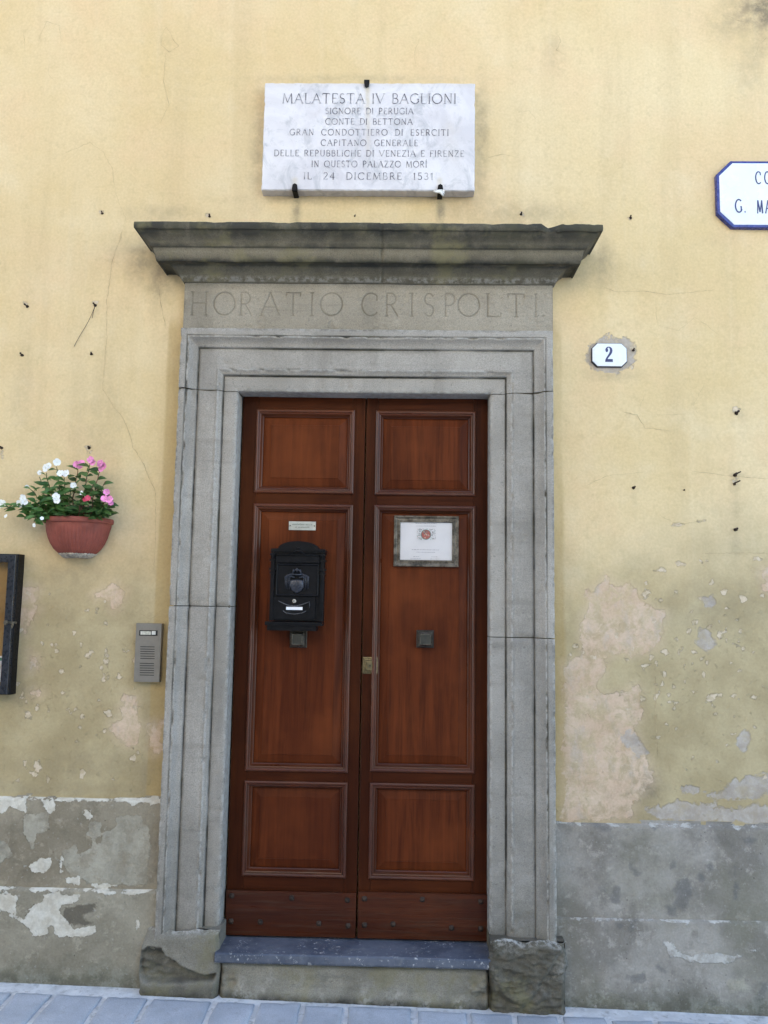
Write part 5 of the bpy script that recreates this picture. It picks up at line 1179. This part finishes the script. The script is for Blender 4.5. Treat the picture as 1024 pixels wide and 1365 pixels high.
def leaf_geo(bm, lay, p, d, up, L, Wd, tint, rnd):
    d = d.normalized(); s = d.cross(up)
    if s.length < 1e-3: s = Vector((1, 0, 0))
    s.normalize(); n = s.cross(d); droop = rnd.uniform(.15, .5); rows = []
    for k, (t, w_) in enumerate(((0, .10), (.12, .62), (.30, 1.05), (.52, 1.0), (.76, .60), (.92, .22), (1, .02))):
        c = p+d*L*t-n*L*droop*t*t
        rows.append([bm.verts.new(c-s*Wd*w_*.5+n*Wd*.16*w_), bm.verts.new(c), bm.verts.new(c+s*Wd*w_*.5+n*Wd*.16*w_)])
    for A, B in zip(rows, rows[1:]):
        for k in range(2):
            f = bm.faces.new((A[k], A[k+1], B[k+1], B[k])); f.smooth = True
    for r_ in rows:
        for v in r_: v[lay] = tint
def flower(px, py, Y, r, mat, parent, rnd, kind='flower'):
    c = Vector(P(px, py, Y)); bm = bmesh.new(); nrm = Vector((rnd.uniform(-.55, .55), -1, rnd.uniform(-.25, .55))).normalized()
    u = nrm.cross(Vector((0, 0, 1))).normalized(); v = u.cross(nrm); off = rnd.uniform(0, 6)
    for k in range(5):
        a = off+2*math.pi*k/5+rnd.uniform(-.15, .15); d = u*math.cos(a)+v*math.sin(a); s = u*-math.sin(a)+v*math.cos(a); cup = rnd.uniform(.05, .35); rows = []
        for t, w_ in ((.06, .12), (.35, .62), (.65, .92), (.88, .78), (1.0, .34)):
            q = c+d*r*t+nrm*r*cup*(t*t)*(1 if k % 2 else .6); rows.append([bm.verts.new(q+s*r*.56*w_*e+nrm*r*.06*abs(e)) for e in (-1, -.33, .33, 1)])
        for A, B in zip(rows, rows[1:]):
            for j in range(3): bm.faces.new((A[j], A[j+1], B[j+1], B[j])).smooth = True
    q = [c+nrm*r*.10+(u*math.cos(a)+v*math.sin(a))*r*.10 for a in [2*math.pi*k/7 for k in range(7)]]
    f = bm.faces.new([bm.verts.new(x) for x in q]); f.material_index = 1
    out(bm, kind, [mat, M_YC], parent)
def plant(name, label, seed, mat_leaf, mat_stem, tips, flowers, fmat, nleaf, lsize):
    rnd = random.Random(seed); base = Vector((PX, -.07, PZ1-.012)); t = empty(name, base); tag(t, label, 'plant')
    bs = bmesh.new(); bl = bmesh.new(); lay = bl.verts.layers.float.new('tint')
    for (px, py, Y, bx, leaves) in tips:
        tip = Vector(P(px, py, Y)); b = base+Vector((bx, rnd.uniform(-.03, .03), 0)); pts = []
        for k in range(9):
            q = k/8; m_ = b.lerp(tip, q)+Vector((0, -.02*math.sin(q*3.14), .035*math.sin(q*math.pi)*(1 if tip.z < b.z+.06 else .25))); pts.append(m_+Vector((rnd.uniform(-.003, .003), rnd.uniform(-.003, .003), rnd.uniform(-.002, .002))))
        tube(bs, pts, [.0032-.0002*k for k in range(9)], 6)
        for k in range(leaves):
            q = .25+.78*k/leaves; i = min(7, int(q*8)); p = pts[i].lerp(pts[i+1], q*8-i) if q < 1 else pts[-1]
            ax = (pts[min(8, i+1)]-pts[i]).normalized(); a = k*2.4+rnd.uniform(-.4, .4); d = Vector((math.cos(a), -abs(math.sin(a))*.7-.1, rnd.uniform(-.1, .5)))+ax*.25
            leaf_geo(bl, lay, p, d, Vector((0, -.85, .8)), lsize*rnd.uniform(.75, 1.2), lsize*rnd.uniform(.46, .62), rnd.random(), rnd)
    for k in range(nleaf*2//3):
        # leaves at mid height, filling the bush between the stems
        (px, py, Y, bx, _l) = rnd.choice(tips); tip = Vector(P(px, py, Y)); q = rnd.uniform(.25, .85); p = (base+Vector((bx, 0, 0))).lerp(tip, q)+Vector((rnd.gauss(0, .012), rnd.uniform(-.03, .01), rnd.gauss(.008, .012))); a = rnd.uniform(0, 6.28)
        leaf_geo(bl, lay, p, Vector((math.cos(a), -.35-.3*abs(math.sin(a)), rnd.uniform(-.35, .55))), Vector((0, -.8, .8)), lsize*rnd.uniform(.7, 1.1), lsize*rnd.uniform(.48, .64), rnd.random(), rnd)
    for k in range(nleaf):
        bx = rnd.choice(tips)[3]; p = base+Vector((bx+rnd.gauss(0, .035), rnd.uniform(-.055, .045), rnd.uniform(.0, .055))); a = rnd.uniform(0, 6.28)
        d = Vector((math.cos(a), math.sin(a)*.8-.3, rnd.uniform(-.15, .7)))
        leaf_geo(bl, lay, p, d, Vector((0, -.8, .8)), lsize*rnd.uniform(.8, 1.25), lsize*rnd.uniform(.48, .64), rnd.random()**1.3, rnd)
    out(bs, 'stem', mat_stem, t, True); out(bl, 'foliage', mat_leaf, t)
    for px, py, Y, r, *m in flowers: flower(px, py, Y, r, m[0] if m else fmat, t, rnd)
plant('flowering_plant', 'white flowering plant trailing over the left side of the wall pot', 3, M_LF, M_STEM,
      [(76, 622, -.07, -.03, 7), (61, 630, -.08, -.05, 7), (53, 636, -.06, -.06, 6), (85, 637, -.09, -.02, 7), (38, 650, -.07, -.07, 7), (45, 668, -.10, -.09, 7), (28, 676, -.10, -.11, 8), (6, 680, -.10, -.12, 9), (46, 696, -.13, -.11, 6), (40, 690, -.10, -.11, 5), (75, 664, -.13, -.05, 5), (95, 648, -.10, -.01, 6), (66, 650, -.10, -.05, 6)],
      [(76, 616, -.08, .0165), (61, 624, -.09, .0175), (65, 621, -.09, .014), (53, 630, -.08, .011), (81, 631, -.10, .0155), (88.5, 631, -.10, .0165), (98, 647, -.11, .0135), (75, 662, -.15, .0165), (76, 667, -.15, .014), (31, 664, -.12, .0165), (27, 671, -.12, .0165), (33, 669, -.12, .014), (3, 671, -.12, .0175), (-2, 678, -.12, .0165), (36, 649, -.08, .009), (46, 700, -.15, .009), (8, 688, -.12, .009), (109, 657, -.14, .010), (56, 691, -.16, .008)], M_WF, 110, .043)
plant('flowering_plant', 'pink flowering plant standing upright in the right side of the wall pot', 7, M_LF2, M_STEM2,
      [(105, 622, -.07, .0, 7), (120, 618, -.08, .05, 8), (135, 624, -.07, .08, 8), (140, 642, -.09, .09, 6), (143, 664, -.12, .10, 5), (116, 650, -.10, .04, 6), (126, 645, -.12, .06, 6), (147, 676, -.10, .11, 4), (110, 668, -.14, .03, 4)],
      [(102, 619, -.09, .015), (109, 618, -.09, .0165), (106, 622, -.09, .012), (121, 613, -.10, .0155), (124, 617, -.10, .0145), (134, 618, -.09, .0175), (138, 621, -.09, .0165), (135, 625, -.09, .0135), (142, 656, -.14, .014, M_PF), (139, 665, -.14, .0155), (146, 666, -.14, .0165), (148, 671, -.13, .012), (117, 664, -.16, .0125, M_RF), (113, 666, -.155, .009, M_RF)], M_PF, 80, .045)

# ------------------------------------------------------------------ nails and plugs left in the wall
def nails():
    G = 'old nails left in the wall'
    L = [(36, 408, 'upper of two nail stubs at far left above the flower pot', 1.0), (29, 473, 'lower of two nail stubs at far left above the flower pot', 1.0), (127, 407, 'rusty nail holding a thin dangling wire left of the doorway', 1.0), (122, 472, 'rusty nail stub below the dangling wire left of the doorway', .85), (119, 597, 'rusty nail stub just above the pink flowers of the wall pot', .9), (2, 597, 'rusty nail stub at the left edge level with the flowers', .9), (136, 284, 'small nail stub left of the cornice end', .8), (279, 288, 'small nail stub just above the left half of the cornice', .8), (473, 288, 'tiny nail stub between the marble plaque and the cornice', .5), (695, 285, 'small nail stub just above the right half of the cornice', .8), (841, 290, 'small nail stub right of the cornice end', .9), (845, 650, 'nail stub right of the doorway, level with the upper door panels', .9), (913, 653, 'tiny nail stub alone in the middle of the right wall', .5), (983, 550, 'grey plugged anchor hole, topmost in the column at the right', 1.2), (981, 633, 'bent rusty nail in the right hand column of wall fixings', 1.2), (980, 645, 'short rusty nail just under the bent nail at the right', .9), (981, 706, 'rusty nail stub, lowest in the right hand column of wall fixings', 1.1), (844, 467, 'small anchor stub touching the mortar right of the house number', .8)]
    rnd = random.Random(12)
    for px, py, lab, s in L:
        X, Z = XZ(px, py, -.004); xs, zs = np.array([X]), np.array([Z]); yb = float((fbm(xs, zs, 1.7, 1, 3)*.016+fbm(xs, zs, 9, 4, 3)*.0055)[0])
        bm = bmesh.new(); r = .0072*s
        # ragged dark hole rim with a bent stub standing out of it
        n = 12; rim = [(X+r*rnd.uniform(.8, 1.35)*math.cos(2*math.pi*k/n), yb-.0016, Z+r*rnd.uniform(.7, 1.2)*math.sin(2*math.pi*k/n)) for k in range(n)]
        inn = [(X+(x-X)*.75, yb-.0026, Z+(z-Z)*.75) for x, y, z in rim]; loops(bm, [[(x, yb+.004, z) for x, y, z in rim], rim, inn, [(X+(x-X)*.4, yb-.001, Z+(z-Z)*.4) for x, y, z in rim]])
        b = rnd.uniform(-.004, .004); tube(bm, [(X, yb, Z), (X+b*.5, yb-.010*s, Z+.001), (X+b, yb-.018*s, Z+.003*s)], [.0032*s, .0030*s, .0026*s], 7)
        disc(bm, X+b, Z+.003*s, .0046*s, yb-.0200*s, yb-.0178*s, 9)
        if 'bent' in lab: tube(bm, [(X+b, yb-.018, Z+.003), (X+.012, yb-.020, Z+.010), (X+.018, yb-.018, Z+.013)], .003, 6)
        o = out(bm, 'wall_nail', M_RU, None); tag(o, lab, 'nail', G)
    a, b = P(126.5, 409, -.016), P(100, 462, -.004); bm = bmesh.new(); pts = []
    for k in range(9):
        t = k/8; q = a*(1-t)+b*t; pts.append((q[0]+.004*math.sin(t*5), q[1], q[2]))
    tube(bm, pts, .0011, 5); tube(bm, [P(127, 408, -.016), P(125, 414, -.012), P(123, 424, -.006)], .0013, 5)
    o = out(bm, 'wire', M_ROPE, None); tag(o, 'thin dark wire dangling at a slant from a nail left of the doorway', 'wire')
nails()

# ------------------------------------------------------------------ the house across the street (behind the viewer; its sunlit front lights this one)
def opposite():
    t = empty('house', (-6, -8, zg(-6))); tag(t, 'pale sunlit house front on the opposite side of the street', 'house')
    bm = bmesh.new(); M = Mat('pale_plaster', .9, .2); M.done(M.mix(M.rng(M.noise(2, 4), .35, .65), (.55, .50, .42), (.62, .57, .49)), None, M.bump(M.noise(20, 5), .004, .6))
    box(bm, -15, 2.6, -12, -7.6, -2.4, 8.0); out(bm, 'wall', M.m, t)
    bm = bmesh.new(); sh = m_plain('green_shutter', (.05, .09, .06), .6)
    for fl in (1.6, 4.6):
        for x in (-12, -9, -6, -3, 0): 
            for s in (-1, 1): 
                bm = bmesh.new(); a, b = sorted((x+s*.02, x+s*.5)); box(bm, a, b, -7.6, -7.55, fl, fl+1.5); out(bm, 'shutter', sh, t)
    bm = bmesh.new(); box(bm, -15.3, 2.9, -12.3, -7.2, 8.0, 8.18); out(bm, 'roof', m_plain('roof_tile', (.30, .15, .09), .8), t)
opposite()
